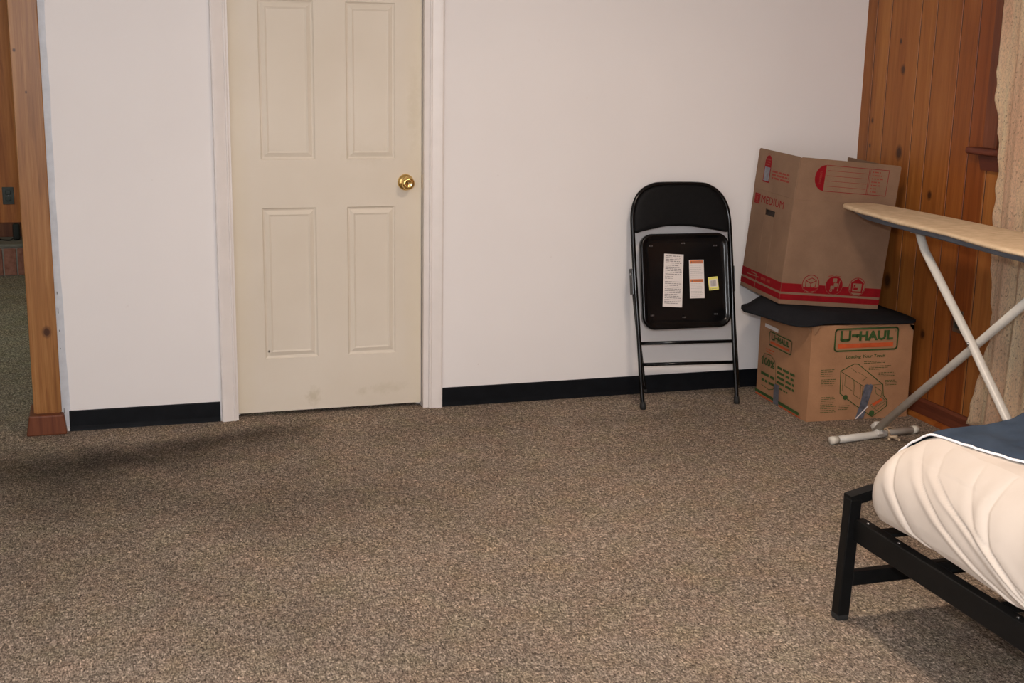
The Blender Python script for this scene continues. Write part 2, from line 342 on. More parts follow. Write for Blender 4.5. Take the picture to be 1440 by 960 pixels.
# flat printing, in a face frame: u right, v up, n out
class Print:
    def __init__(s, M4, lift=.0008): s.bm = bmesh.new(); s.M = M4; s.l = lift
    def P(s, u, v, e=0): return s.M @ Vector((u, v, s.l+e))
    def poly(s, pts, mi=0, e=0):
        f = s.bm.faces.new([s.bm.verts.new(s.P(*p, e)) for p in pts]); f.material_index = mi
    def rect(s, a, b, mi=0, e=0): s.poly([(a[0], a[1]), (b[0], a[1]), (b[0], b[1]), (a[0], b[1])], mi, e)
    def line(s, pts, wd, mi=0, closed=False, e=0):
        n = len(pts)
        for i in range(n if closed else n-1):
            a = Vector(pts[i]); b = Vector(pts[(i+1) % n]); d = (b-a)
            if d.length < 1e-6: continue
            d.normalize(); q = Vector((-d.y, d.x))*wd/2; a = a-d*wd*.35; b = b+d*wd*.35
            s.poly([a-q, b-q, b+q, a+q], mi, e)
    def rrect(s, a, b, r, wd, mi=0, k=6, fill=False, e=0):
        pts = []
        for cx, cy, s0 in ((b[0]-r, b[1]-r, 0), (a[0]+r, b[1]-r, 1), (a[0]+r, a[1]+r, 2), (b[0]-r, a[1]+r, 3)):
            for j in range(k+1):
                t = (s0+j/k)*PI/2; pts.append((cx+r*math.cos(t), cy+r*math.sin(t)))
        if fill: s.poly(pts, mi, e)
        else: s.line(pts, wd, mi, True, e)
    def circ(s, c, r, mi=0, fill=True, wd=.002, n=28, sy=1, e=0):
        pts = [(c[0]+r*math.cos(2*PI*j/n), c[1]+r*sy*math.sin(2*PI*j/n)) for j in range(n)]
        if fill: s.poly(pts, mi, e)
        else: s.line(pts, wd, mi, True, e)
    def text(s, body, pos, h, wd=None, mi=0, bold=0, shear=0, rot=0, e=0):
        cu = D.curves.new('t', 'FONT'); cu.body = body; cu.size = 1; cu.offset = bold; cu.shear = shear; cu.resolution_u = 2
        ob = D.objects.new('t', cu); me = D.meshes.new_from_object(ob)
        xs = [v.co.x for v in me.vertices]; ys = [v.co.y for v in me.vertices]
        x0, x1, y0, y1 = min(xs), max(xs), min(ys), max(ys); sy = h/(y1-y0); sx = wd/(x1-x0) if wd else sy
        base = len(s.bm.verts); vs = []
        for v in me.vertices:
            X = (v.co.x-x0)*sx; Y = (v.co.y-y0)*sy
            vs.append(s.bm.verts.new(s.P(pos[0]+X*math.cos(rot)-Y*math.sin(rot), pos[1]+X*math.sin(rot)+Y*math.cos(rot), e)))
        for p in me.polygons:
            try: s.bm.faces.new([vs[i] for i in p.vertices]).material_index = mi
            except ValueError: pass
        D.objects.remove(ob); D.curves.remove(cu); D.meshes.remove(me)
    def dashes(s, a, b, rows, mi=0, wd=.0025, seed=1, fillr=.8, slant=0, e=0):
        """small illegible print: rows of short strokes"""
        rg = random.Random(seed)
        for i in range(rows):
            v = b[1]+(a[1]-b[1])*(i+.5)/rows; u = a[0]+rg.uniform(0, .02)*(b[0]-a[0]); end = a[0]+(b[0]-a[0])*rg.uniform(fillr, 1)
            while u < end:
                l = min(rg.uniform(.6, 2.4)*wd*3, end-u)
                s.rect((u, v-wd/2+slant*(u-a[0])), (u+l, v+wd/2+slant*(u-a[0])), mi, e); u += l+wd*1.0
    def done(s, name, mats, parent): return link(name, s.bm, mats, parent, recalc=False)

# ================================================================== SETTING
RX = 3.246; CZ = 2.42; YB = -6.0; LX = -1.62
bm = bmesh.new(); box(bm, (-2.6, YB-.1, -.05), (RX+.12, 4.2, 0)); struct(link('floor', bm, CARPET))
bm = bmesh.new(); box(bm, (-2.6, YB-.1, CZ), (RX+.12, 4.2, CZ+.08)); struct(link('ceiling', bm, CEIL))
# back wall, with the door opening and the wide opening to the hall
OX0, OX1, OZ = .452, 1.262, 2.045
bm = bmesh.new()
box(bm, (-.204, 0, 0), (OX0, .12, CZ)); box(bm, (OX1, 0, 0), (RX, .12, CZ)); box(bm, (OX0, 0, OZ), (OX1, .12, CZ))
box(bm, (LX, 0, 2.12), (-.204, .12, CZ))
struct(link('wall_back', bm, WALL))
# right wall of knotty pine boards
joint_boxes = []
bm = bmesh.new()
WY0, WY1, WZ0, WZ1 = -2.02, -.965, 1.15, 2.05        # window opening
def right_wall(ya, yb, za, zb):
    g = [v for v in GR if ya < v < yb]; prof = [(yb, 0)]
    for v in sorted(g, reverse=True):
        prof += [(v+.0040, 0), (v+.0022, .0025), (v+.0022, .008), (v-.0022, .008), (v-.0022, .0025), (v-.0040, 0)]
        joint_boxes.append(((RX+.0016, v-.0029, za), (RX+.0079, v+.0029, zb)))
    prof += [(ya, 0), (ya, .1), (yb, .1)]
    extrude_profile(bm, prof, lambda y, d: Vector((RX+d, y, za)), lambda y, d: Vector((RX+d, y, zb)))
right_wall(WY1, 0, 0, CZ); right_wall(YB, WY0, 0, CZ); right_wall(WY0, WY1, 0, WZ0); right_wall(WY0, WY1, WZ1, CZ)
for a, b in joint_boxes: box(bm, a, b, mi=1)
struct(link('wall_right', bm, [W_PANEL, JOINT]))
bm = bmesh.new(); box(bm, (LX-.1, YB, 0), (LX, .12, CZ)); struct(link('wall_left', bm, WALL))
bm = bmesh.new(); box(bm, (LX-.1, YB-.1, 0), (RX+.1, YB, CZ)); struct(link('wall_front', bm, WALL))
# hall beyond the opening
bm = bmesh.new()
prof = [(-2.6, 0)]
x = -2.5
while x < .5: prof += [(x-.004, 0), (x-.001, .006), (x+.001, .006), (x+.004, 0)]; x += .165
prof += [(.6, 0), (.6, .1), (-2.6, .1)]
extrude_profile(bm, prof, lambda a, d: Vector((a, 4.06+d, 0)), lambda a, d: Vector((a, 4.06+d, CZ)))
struct(link('wall_hall_far', bm, W_HALL))
bm = bmesh.new(); box(bm, (-2.6, .12, 0), (-2.52, 4.06, CZ)); struct(link('wall_hall_left', bm, WALL))
bm = bmesh.new(); box(bm, (.6, .12, 0), (.7, 4.16, CZ)); struct(link('wall_hall_right', bm, WALL))
bm = bmesh.new(); box(bm, (-2.6, 0, 0), (LX-.1, .12, CZ)); struct(link('wall_hall_front', bm, WALL))

# pine post of the opening, with its red plinth
post = link('trim_1', (lambda b: (box(b, (-.308, -.012, .082), (-.206, .125, 2.12), .003, 2), b)[1])(bmesh.new()), W_POST); struct(post)
bm = bmesh.new(); box(bm, (-.300, -.010, .03), (-.212, .12, .084)); struct(link('post_foot', bm, W_POST, post))
bm = bmesh.new(); box(bm, (-.338, -.045, 0), (-.190, .14, .080), .006, 2)
for v in bm.verts:
    if v.co.z > .05: v.co.x += (.012 if v.co.x < -.26 else -.008)
link('plinth_block', bm, W_RED, post)
# ragged white primer strip between post and wall paint
bm = bmesh.new(); n = 90; prev = None
for i in range(n+1):
    z = .02+2.1*i/n; wl = -.208+.003*(mnoise.noise(Vector((3, 0, z*7)))); wr = -.181+.004*mnoise.noise(Vector((9, 0, z*5)))+.012*max(0, .6-z)
    if z < .9: wl += .003*mnoise.noise(Vector((1, 4, z*14)))
    a = bm.verts.new((wl, -.0032, z)); c = bm.verts.new((-.196, -.0028, z)); d = bm.verts.new((wr, -.0022, z))
    if prev: bm.faces.new((prev[0], prev[1], c, a)); bm.faces.new((prev[1], prev[2], d, c))
    prev = (a, c, d)
bmesh.ops.solidify(bm, geom=bm.faces[:], thickness=-.001)
strip = struct(link('trim_2', bm, PRIMER))
bm = bmesh.new()
for z, l in ((.47, .022), (.545, .010), (.40, .006), (.33, .005), (.075, .02)):
    box(bm, (-.1985, -.0062, z), (-.1965, -.0035, z+l), .0005, 1)
struct(link('paint_chips', bm, plain('bare_wood_chip', (.05, .03, .025), .7), strip))
# baseboards
def vinyl_base(name, x0, x1):
    bm = bmesh.new()
    prof = [(0, 0), (-.0075, 0), (-.0065, .006), (-.0055, .02), (-.0055, .078), (-.0035, .082), (0, .082)]
    extrude_profile(bm, prof, lambda a, z: Vector((x0, a, z)), lambda a, z: Vector((x1, a, z)))
    struct(link(name, bm, VINYL))
vinyl_base('baseboard_back_left', -.180, .396); vinyl_base('baseboard_back_right', 1.317, RX-.02)
bm = bmesh.new(); prof = [(0, 0), (-.014, 0), (-.014, .072), (-.008, .084), (0, .084)]
extrude_profile(bm, prof, lambda a, z: Vector((RX+a, -.012, z)), lambda a, z: Vector((RX+a, YB, z)))
struct(link('baseboard_right', bm, W_BASE))
bm = bmesh.new(); prof = [(0, 0)]+[(-.018*math.cos(t), .018*math.sin(t)) for t in [PI/2*j/5 for j in range(6)]]
extrude_profile(bm, prof, lambda a, z: Vector((RX-.014+a, -.03, z)), lambda a, z: Vector((RX-.014+a, -2.3, z)))
struct(link('trim_3', bm, W_PANEL))
bm = bmesh.new(); box(bm, (LX, YB, 0), (LX+.012, -.0, .082), .002, 1); struct(link('baseboard_left', bm, VINYL))

# ------------------------------------------------------------------ door
dr = D.objects.new('door_1', None); C.objects.link(dr); dr.location = (.852, .03, 0); LOCS['door_1'] = Vector((.852, .03, 0)); struct(dr)
SX0, SX1, SZ0, SZ1, SY = .471, 1.233, .017, 2.03, .030
bm = bmesh.new()
# grid face with recessed moulded panels
panels = []
for (z0, z1) in ((.240, .854), (1.044, 1.656), (1.755, 1.93)):
    for (x0, x1) in ((.585, .800), (.925, 1.124)): panels.append((x0, x1, z0, z1))
xs = sorted({SX0, SX1} | {p[0] for p in panels} | {p[1] for p in panels}); zs = sorted({SZ0, SZ1} | {p[2] for p in panels} | {p[3] for p in panels})
def quad(a, b, c, d): bm.faces.new([bm.verts.new(v) for v in (a, b, c, d)])
for i in range(len(xs)-1):
    for j in range(len(zs)-1):
        x0, x1, z0, z1 = xs[i], xs[i+1], zs[j], zs[j+1]
        if (x0, x1, z0, z1) in panels:
            steps = [(0, 0), (.005, .0055), (.011, .0075), (.018, .0045), (.027, .0012), (.034, .0042), (.0375, .0042)]   # inset, depth
            for (a, da), (b_, db) in zip(steps, steps[1:]):
                A = [(x0+a, SY+da, z0+a), (x1-a, SY+da, z0+a), (x1-a, SY+da, z1-a), (x0+a, SY+da, z1-a)]
                B = [(x0+b_, SY+db, z0+b_), (x1-b_, SY+db, z0+b_), (x1-b_, SY+db, z1-b_), (x0+b_, SY+db, z1-b_)]
                for k in range(4): quad(A[k], A[(k+1) % 4], B[(k+1) % 4], B[k])
            quad(*B)
        else: quad((x0, SY, z0), (x1, SY, z0), (x1, SY, z1), (x0, SY, z1))
for a, b in (((SX0, SZ0), (SX1, SZ0)), ((SX1, SZ0), (SX1, SZ1)), ((SX1, SZ1), (SX0, SZ1)), ((SX0, SZ1), (SX0, SZ0))):
    quad((a[0], SY, a[1]), (b[0], SY, b[1]), (b[0], SY+.035, b[1]), (a[0], SY+.035, a[1]))
quad((SX0, SY+.035, SZ0), (SX1, SY+.035, SZ0), (SX1, SY+.035, SZ1), (SX0, SY+.035, SZ1))
bmesh.ops.remove_doubles(bm, verts=bm.verts[:], dist=1e-5)
link('door_slab', bm, DOOR, dr)
# jambs with stops
bm = bmesh.new()
box(bm, (OX0, -.002, 0), (SX0-.003, .12, OZ)); box(bm, (SX1+.003, -.002, 0), (OX1, .12, OZ)); box(bm, (SX0-.003, -.002, SZ1+.003), (SX1+.003, .12, OZ))
box(bm, (SX0-.003, SY+.037, 0), (SX0+.010, .10, SZ1+.003)); box(bm, (SX1-.010, SY+.037, 0), (SX1+.003, .10, SZ1+.003))
link('door_jamb', bm, TRIMW, dr)
# moulded casing
cprof = [(0, 0), (0, -.010), (.004, -.0125), (.008, -.0125), (.011, -.0095), (.018, -.0115), (.040, -.0165), (.050, -.018), (.056, -.016), (.058, -.012), (.058, 0)]
def casing(name, x_in, s, ztop, x_out=None):
    bm = bmesh.new(); extrude_profile(bm, cprof, lambda a, d: Vector((x_in+s*a, d, 0)), lambda a, d: Vector((x_in+s*a, d, ztop+a)))
    link(name, bm, TRIMW, dr)
casing('door_casing', .460, -1, 2.04); casing('door_casing', 1.258, 1, 2.04)
bm = bmesh.new(); extrude_profile(bm, cprof, lambda a, d: Vector((.460-a, d, 2.04+a)), lambda a, d: Vector((1.258+a, d, 2.04+a))); link('door_casing', bm, TRIMW, dr)
KX, KZ = 1.1665, .950
kn = bmesh.new(); M4 = frame4((KX, SY, KZ), (1, 0, 0), (0, 0, 1))    # z axis -> -Y
lathe(kn, [(.001, 0), (.0335, 0), (.0335, .002), (.031, .007), (.024, .011), (.015, .013), (.0125, .018), (.0125, .030), (.018, .034), (.0245, .040), (.0265, .047), (.0255, .054), (.021, .059), (.012, .0605), (.0095, .0585), (.001, .058)], M4, 40)
knob = link('door_knob', kn, BRASS, dr, True)
bm = bmesh.new(); box(bm, (KX-.001, SY-.0598, KZ-.0045), (KX+.001, SY-.0575, KZ+.0045)); link('lock_slot', bm, STEEL, knob)
bm = bmesh.new(); box(bm, (SX1+.001, SY-.0015, KZ-.03), (SX1+.0035, SY+.02, KZ+.03), .0005, 1); link('strike_plate', bm, BRASS, dr)

# ------------------------------------------------------------------ window behind the curtain
wn = D.objects.new('window_1', None); C.objects.link(wn); wn.location = (RX, -1.49, 1.15); LOCS['window_1'] = Vector((RX, -1.49, 1.15)); struct(wn)
bm = bmesh.new()
for a, b in (((RX-.018, WY1-.005, WZ0+.0), (RX, WY1+.075, WZ1+.07)), ((RX-.018, WY0-.075, WZ0), (RX, WY0+.005, WZ1+.07)), ((RX-.018, WY0, WZ1), (RX, WY1, WZ1+.07))): box(bm, a, b, .003, 2)
link('window_casing', bm, W_RED, wn)
bm = bmesh.new(); box(bm, (RX-.055, WY0-.12, WZ0-.026), (RX+.02, WY1+.133, WZ0), .010, 3); link('window_stool', bm, W_STOOL, wn)
bm = bmesh.new(); prof = [(WY1+.098, WZ0-.027), (WY1+.075, WZ0-.085), (WY0-.065, WZ0-.085), (WY0-.09, WZ0-.027)]
extrude_profile(bm, prof, lambda a, z: Vector((RX-.016, a, z)), lambda a, z: Vector((RX, a, z))); link('window_apron', bm, W_STOOL, wn)
bm = bmesh.new()
for a, b in (((RX+.03, WY0, WZ0), (RX+.07, WY0+.04, WZ1)), ((RX+.03, WY1-.04, WZ0), (RX+.07, WY1, WZ1)), ((RX+.03, WY0, WZ0), (RX+.07, WY1, WZ0+.04)), ((RX+.03, WY0, WZ1-.04), (RX+.07, WY1, WZ1)), ((RX+.03, WY0, 1.58), (RX+.07, WY1, 1.62))): box(bm, a, b, .002, 1)
link('window_frame', bm, TRIMW, wn)
bm = bmesh.new(); box(bm, (RX+.048, WY0+.03, WZ0+.03), (RX+.052, WY1-.03, WZ1-.03)); link('window_pane', bm, GLASSM, wn)

# curtain and rod
cu = thing('curtain', 'cream flecked woven curtain hanging in folds over the window on the pine wall', 'curtain', (3.15, -1.5, .1))
bm = bmesh.new(); nz, ny = 120, 300; grid = []
edge = [(2.16, -1.03), (1.69, -1.033), (1.54, -1.036), (1.45, -1.046), (1.20, -1.072), (1.08, -1.082), (.84, -1.083), (.67, -1.100), (.60, -1.106), (.47, -1.112), (.33, -1.098), (.206, -1.078), (.10, -1.066)]
def edge_y(z):
    for (a, ya), (b, yb) in zip(edge, edge[1:]):
        if z >= b: t = (a-z)/(a-b); t = t*t*(3-2*t); return ya+(yb-ya)*t
    return edge[-1][1]
for i in range(nz+1):
    z = 2.16-2.06*i/nz; row = []
    for j in range(ny+1):
        s = j/ny; e = edge_y(z); yy = e+(-2.12-e)*s
        ph = (yy+1.03)*2*PI/.108+.9*mnoise.noise(Vector((yy*5, z*.8, 0)))
        amp = .020+.008*mnoise.noise(Vector((yy*6, 2, z*.7)))
        xx = 3.158+amp*math.sin(ph)+.006*math.sin(ph*2.3+z)+.005*mnoise.noise(Vector((yy*14, z*5, 3)))
        if s < .01: xx += .004*math.sin(z*60)
        row.append(bm.verts.new((xx, yy+.004*mnoise.noise(Vector((0, z*30, j*.01))), z)))
    grid.append(row)
for i in range(nz):
    for j in range(ny): bm.faces.new((grid[i][j], grid[i][j+1], grid[i+1][j+1], grid[i+1][j]))
bmesh.ops.solidify(bm, geom=bm.faces[:], thickness=.0015)
link('curtain_panel', bm, CURT, cu, True)
rod = thing('curtain_rod', 'dark metal curtain rod fixed above the window', 'curtain rod', (3.16, -1.5, 2.17))
bm = bmesh.new(); sweep(bm, [(3.158, -.93, 2.165), (3.158, -2.2, 2.165)], .009)
link('rod', bm, FRAMEM, rod, True)
for yy in (-.97, -2.16):
    bm = bmesh.new(); box(bm, (3.15, yy-.008, 2.15), (RX+.001, yy+.008, 2.16), .001, 1); box(bm, (RX-.006, yy-.015, 2.12), (RX+.001, yy+.015, 2.19), .001, 1); link('bracket', bm, FRAMEM, rod)

# outlets
def outlet(name, label, O, U, mat, sc_=1):
    t = thing(name, label, 'outlet', O); M4 = frame4(O, U, (0, 0, 1)) @ Matrix.Scale(sc_, 4); bm = bmesh.new()
    box(bm, (-.036, -.058, 0), (.036, .058, .006), .002, 2, mat4=M4); link('cover_plate', bm, mat, t)
    for v in (-.022, .022):
        bm = bmesh.new(); box(bm, (-.017, v-.014, .005), (.017, v+.014, .0085), .004, 2, mat4=M4); so = link('socket', bm, DARKPL, t)
    bm = bmesh.new(); lathe(bm, [(.0005, .006), (.003, .006), (.003, .0075), (.0005, .0078)], M4, 12); link('screw', bm, STEEL, t)
BRONZE = plain('bronze_plate', (.16, .12, .09), .35, .6, var=.2)
outlet('wall_outlet', 'small bronze wall outlet low on the pine wall behind the ironing board legs', (RX, -.826, .452), (0, -1, 0), BRONZE, .78)
outlet('wall_outlet', 'dark outlet on the wood wall of the far room above the brick hearth', (-.625, 4.06, .478), (1, 0, 0), DARKPL)

# hearth
he = thing('brick_hearth', 'low red brick hearth in the far room seen left of the post', 'hearth', (-1.2, 3.85, 0))
bm = bmesh.new(); box(bm, (-1.9, 3.69, 0), (-.40, 4.055, .185)); link('mortar_core', bm, MORTAR, he)
bm = bmesh.new(); x = -1.9
while x < -.42: box(bm, (x+.004, 3.677, .004), (x+.078, 3.70, .178), .003, 1); x += .083
link('brick_course', bm, BRICK, he)
bm = bmesh.new(); box(bm, (-1.9, 3.68, .185), (-.40, 4.055, .205), .004, 2); link('hearth_slab', bm, STONE, he)
bm = bmesh.new(); box(bm, (-2.5, 4.03, .205), (.5, 4.06, .30), .003, 1); struct(link('baseboard_hall', bm, W_RED))
cd = thing('power_cord', 'black cord with plug block lying on the brick hearth in the far room', 'cord', (-.60, 3.9, .206))
bm = bmesh.new(); box(bm, (-.600, 3.86, .206), (-.555, 3.91, .315), .012, 3); link('plug_block', bm, RUBBER, cd, True)
bm = bmesh.new(); sweep(bm, smooth_pts([(-.80, 3.88, .2105), (-.70, 3.90, .212), (-.66, 3.86, .2105), (-.62, 3.84, .2105), (-.595, 3.87, .22)]), .0045, seg=8); link('cord', bm, RUBBER, cd, True)

# ceiling lamp (above the frame)
cl = thing('ceiling_light', 'round frosted flush ceiling light over the bed foot', 'ceiling light', (LAMP_X, LAMP_Y, CZ))
bm = bmesh.new(); M4 = Matrix.Translation((LAMP_X, LAMP_Y, CZ)) @ Matrix.Rotation(PI, 4, 'X')
lathe(bm, [(.001, 0), (.17, 0), (.17, .02), (.16, .025), (.001, .025)], M4); link('base_plate', bm, BRASS, cl, True)
bm = bmesh.new(); lathe(bm, [(.155, .026), (.150, .05), (.12, .08), (.07, .10), (.001, .106)], M4); link('glass_shade', bm, GLOBE, cl, True)

# ================================================================== FOLDING CHAIR
ch = thing('folding_chair', 'black metal folding chair folded flat and leaning on the white wall', 'chair', (2.36, -.24, 0))
O = Vector((2.358, -.250, 0)); V = Vector((.021, .205, .945)); V.normalize()
CM = frame4(O, (1, -.03, 0), V)      # u right, v up along chair, n towards the room
def cp(u, v, n=0): return CM @ Vector((u, v, n))
R = .0092
left = [(-.2175, .012), (-.221, .10), (-.224, .29), (-.231, .53), (-.2335, .745), (-.231, .835), (-.213, .893), (-.183, .930), (-.140, .951), (-.09, .958)]
right = [(.075, .956), (.130, .944), (.175, .912), (.203, .864), (.214, .811), (.217, .733), (.2185, .52), (.2165, .268), (.2195, .09), (.2195, .012)]
bm = bmesh.new(); sweep(bm, smooth_pts([cp(*p) for p in left+right], 4), R*1.05, R*1.05, 14, up=CM.to_3x3() @ Vector((0, 0, 1))); link('main_frame', bm, BLACKM, ch, True)
for u in (-.2175, .2195):
    bm = bmesh.new(); lathe(bm, [(.001, 0), (.0125, 0), (.013, .018), (.0112, .034), (.001, .034)], frame4(cp(u, -.004), (1, 0, 0), (CM.to_3x3() @ Vector((0, 0, 1)))*-1)@Matrix.Rotation(0, 4, 'X'), 16); link('foot_cap', bm, RUBBER, ch, True)
# rear legs: separate tubes folded over the main frame
rearL = [(-.236, .60), (-.229, .47), (-.221, .35), (-.208, .20), (-.199, .082)]
rearR = [(.224, .59), (.229, .46), (.231, .33), (.235, .20), (.237, .078)]
for pts in (rearL, rearR):
    bm = bmesh.new(); sweep(bm, smooth_pts([cp(u, v, -.021) for u, v in pts], 4), R*.9, seg=12); lg = link('rear_leg', bm, BLACKM, ch, True)
    bm = bmesh.new(); e = cp(*pts[-1], -.021); sweep(bm, [e, e-V*.012], R*1.15, seg=12); link('leg_tip', bm, RUBBER, lg, True)
for v0, v1 in ((.280, .272), (.189, .180)):
    bm = bmesh.new(); sweep(bm, [cp(-.213, v0, -.019), cp(.232, v1, -.019)], .0085, .0075, seg=12); link('cross_bar', bm, BLACKM, ch, True)
# pivot plates
for u, s in ((-.2435, -1), (.2285, 1)):
    bm = bmesh.new(); box(bm, (u-.002, .49, -.030), (u+.002, .60, .006), .002, 2, mat4=CM); pv = link('pivot_plate', bm, BLACKM, ch)
    bm = bmesh.new(); sweep(bm, [cp(u-.006, .575, -.010), cp(u+.006, .575, -.010)], .006, seg=10); link('rivet', bm, STEEL, pv, True)
# padded back panel, curved lower edge
top = [(-.228, .812), (-.226, .838), (-.209, .890), (-.180, .926), (-.138, .946), (-.088, .9535), (0, .9535), (.073, .951), (.127, .940), (.171, .908), (.199, .862), (.210, .811)]
bot = [(.212, .762), (.207, .7485), (.20, .7485), (.15, .7585), (.085, .769), (.04, .776), (-.009, .779), (-.076, .779), (-.10, .775), (-.149, .766), (-.19, .758), (-.216, .7505), (-.228, .76)]
bm = bmesh.new(); outl = [Vector((*p, 0)) for p in top+bot]; cen = Vector((-.008, .86, 0)); rings = []
for t, n in ((1, -.012), (1.0, .004), (.985, .0085), (.95, .0115), (.85, .0135), (.5, .0150), (.2, .0155)):
    rings.append([bm.verts.new(cp(*(cen+(p-cen)*t).xy, n)) for p in outl])
for a, b in zip(rings, rings[1:]):
    for i in range(len(a)): bm.faces.new((a[i], a[(i+1) % len(a)], b[(i+1) % len(a)], b[i]))
bm.faces.new(rings[-1]); bm.faces.new(rings[0][::-1]); link('backrest', bm, BLACKP, ch, True)
# seat pan seen from underneath
def rr(x0, x1, y0, y1, r, k=8):
    return [(cx+r*math.cos((s0+j/k)*PI/2), cy+r*math.sin((s0+j/k)*PI/2)) for cx, cy, s0 in ((x1-r, y1-r, 0), (x0+r, y1-r, 1), (x0+r, y0+r, 2), (x1-r, y0+r, 3)) for j in range(k+1)]
bm = bmesh.new(); rings = []
for ins, n in ((0.0, -.012), (-.001, .006), (.001, .014), (.006, .017), (.012, .015), (.017, .008), (.024, .0055), (.04, .005)):
    rings.append([bm.verts.new(cp(u, v, n)) for u, v in rr(-.205+ins, .204-ins, .336+ins, .744-ins, .055-ins*.8)])
for a, b in zip(rings, rings[1:]):
    for i in range(len(a)): bm.faces.new((a[i], a[(i+1) % len(a)], b[(i+1) % len(a)], b[i]))
bm.faces.new(rings[-1]); bm.faces.new(rings[0][::-1]); seat = link('seat', bm, BLACKM, ch, True)
bm = bmesh.new(); sweep(bm, [cp(u, v, -.02) for u, v in rr(-.19, .19, .35, .73, .05, 6)], .012, .008, closed=True); link('seat_pad', bm, BLACKP, seat, True)
for u, v in ((-.157, .694), (-.008, .702), (.141, .689), (-.162, .397), (-.016, .384), (.133, .393)):
    bm = bmesh.new(); Mx = CM @ Matrix.Translation((u, v, 0))
    lathe(bm, [(.001, .005), (.010, .005), (.009, .0072), (.001, .0078)], Mx, 14)
    for du in (-.006, 0, .006): box(bm, (du-.0012, -.003, .0075), (du+.0012, .003, .0092), mat4=Mx, mi=1)
    link('seat_clip', bm, [BLACKM, STEEL], seat, False)
def sticker(name, corner, w_, h_, ang, mats, fn, parent, lab=None):
    Mx = CM @ Matrix.Translation((corner[0], corner[1], .0056)) @ Matrix.Rotation(ang, 4, 'Z')
    p = Print(Mx, .0003); p.rect((0, 0), (w_, h_), 0); fn(p); o = p.done(name, mats, parent)
    if lab: o['label'] = lab
    return o
def s1(p):
    p.dashes((.006, .185), (.084, .222), 5, 1, .0030, 3, .85, e=.0003); p.dashes((.006, .137), (.084, .182), 6, 1, .0026, 4, e=.0003); p.dashes((.006, .118), (.05, .135), 2, 1, .0022, 9, e=.0003)
    p.dashes((.006, .012), (.084, .112), 13, 1, .0024, 5, e=.0003)
sticker('instruction_sticker', (-.1125, .4335), .0895, .227, -.073, [PAPER, INK], s1, seat, 'tall white instruction sticker of fine print')
def s2(p):
    for z in (.150, .069):
        p.rect((.004, z), (.064, z+.013), 1, e=.0003); p.text('WARNING', (.019, z+.003), .0075, .042, 2, .01, e=.0006); p.poly([(.008, z+.002), (.016, z+.002), (.012, z+.010)], 2, e=.0006)
    p.dashes((.005, .086), (.062, .146), 7, 3, .0016, 6, e=.0003); p.dashes((.005, .006), (.062, .066), 9, 3, .0016, 7, e=.0003)
sticker('warning_sticker', (.0155, .4645), .0685, .1655, -.01, [PAPER, ORANGE, INK, plain('pale_ink', (.42, .39, .38), .7)], s2, seat, 'white sticker with two orange warning bars')
def s3(p):
    p.rect((.004, .013), (.042, .046), 1, e=.0003)
    u = .010; rg = random.Random(3)
    while u < .036: d = rg.uniform(.0008, .002); p.rect((u, .017), (u+d, .042), 2, e=.0006); u += d+rg.uniform(.0008, .0018)
    p.dashes((.006, .003), (.040, .009), 1, 2, .0018, 8, e=.0003)
sticker('barcode_sticker', (.1065, .4955), .046, .057, .075, [PAPERY, PAPER, INK], s3, seat, 'small yellow sticker with a bar code')

# ================================================================== LOWER BOX
lb = thing('cardboard_box', 'brown moving box with green and orange lettering, standing on the carpet under the dark cloth', 'box', (2.96, -.36, 0))
Fb = [Vector(p) for p in ((2.725, -.590, 0), (3.190, -.617, 0), (3.212, -.135, 0), (2.747, -.114, 0))]
Ft = [Vector(p) for p in ((2.722, -.592, .409), (3.186, -.620, .402), (3.205, -.135, .392), (2.748, -.112, .350))]
bm = bmesh.new(); n = 10; rings = []
for i in range(n+1):
    t = i/n; row = []
    for k in range(4):
        a0, a1 = Fb[k].lerp(Ft[k], t), Fb[(k+1) % 4].lerp(Ft[(k+1) % 4], t)
        nn = (Fb[(k+1) % 4]-Fb[k]).cross(Vector((0, 0, 1))).normalized()
        for j in range(n):
            s = j/n; p = a0.lerp(a1, s)+nn*(.006*math.sin(PI*s)*math.sin(PI*t))
            if i == n and k == 3: p.z -= .012*math.sin(PI*s)
            row.append(bm.verts.new(p))
    rings.append(row)
for a, b in zip(rings, rings[1:]):
    for i in range(len(a)): bm.faces.new((a[i], a[(i+1) % len(a)], b[(i+1) % len(a)], b[i]))
bm.faces.new(rings[0][::-1])
body = link('box_body', bm, CARD2, lb, True)
bv = body.modifiers.new('es', 'EDGE_SPLIT'); bv.split_angle = math.radians(35)
bm = bmesh.new(); vs = [bm.verts.new(p+Vector((0, 0, -.004))) for p in Ft]; bm.faces.new(vs); bmesh.ops.solidify(bm, geom=bm.faces[:], thickness=.004); link('top_flap', bm, CARD2, lb)
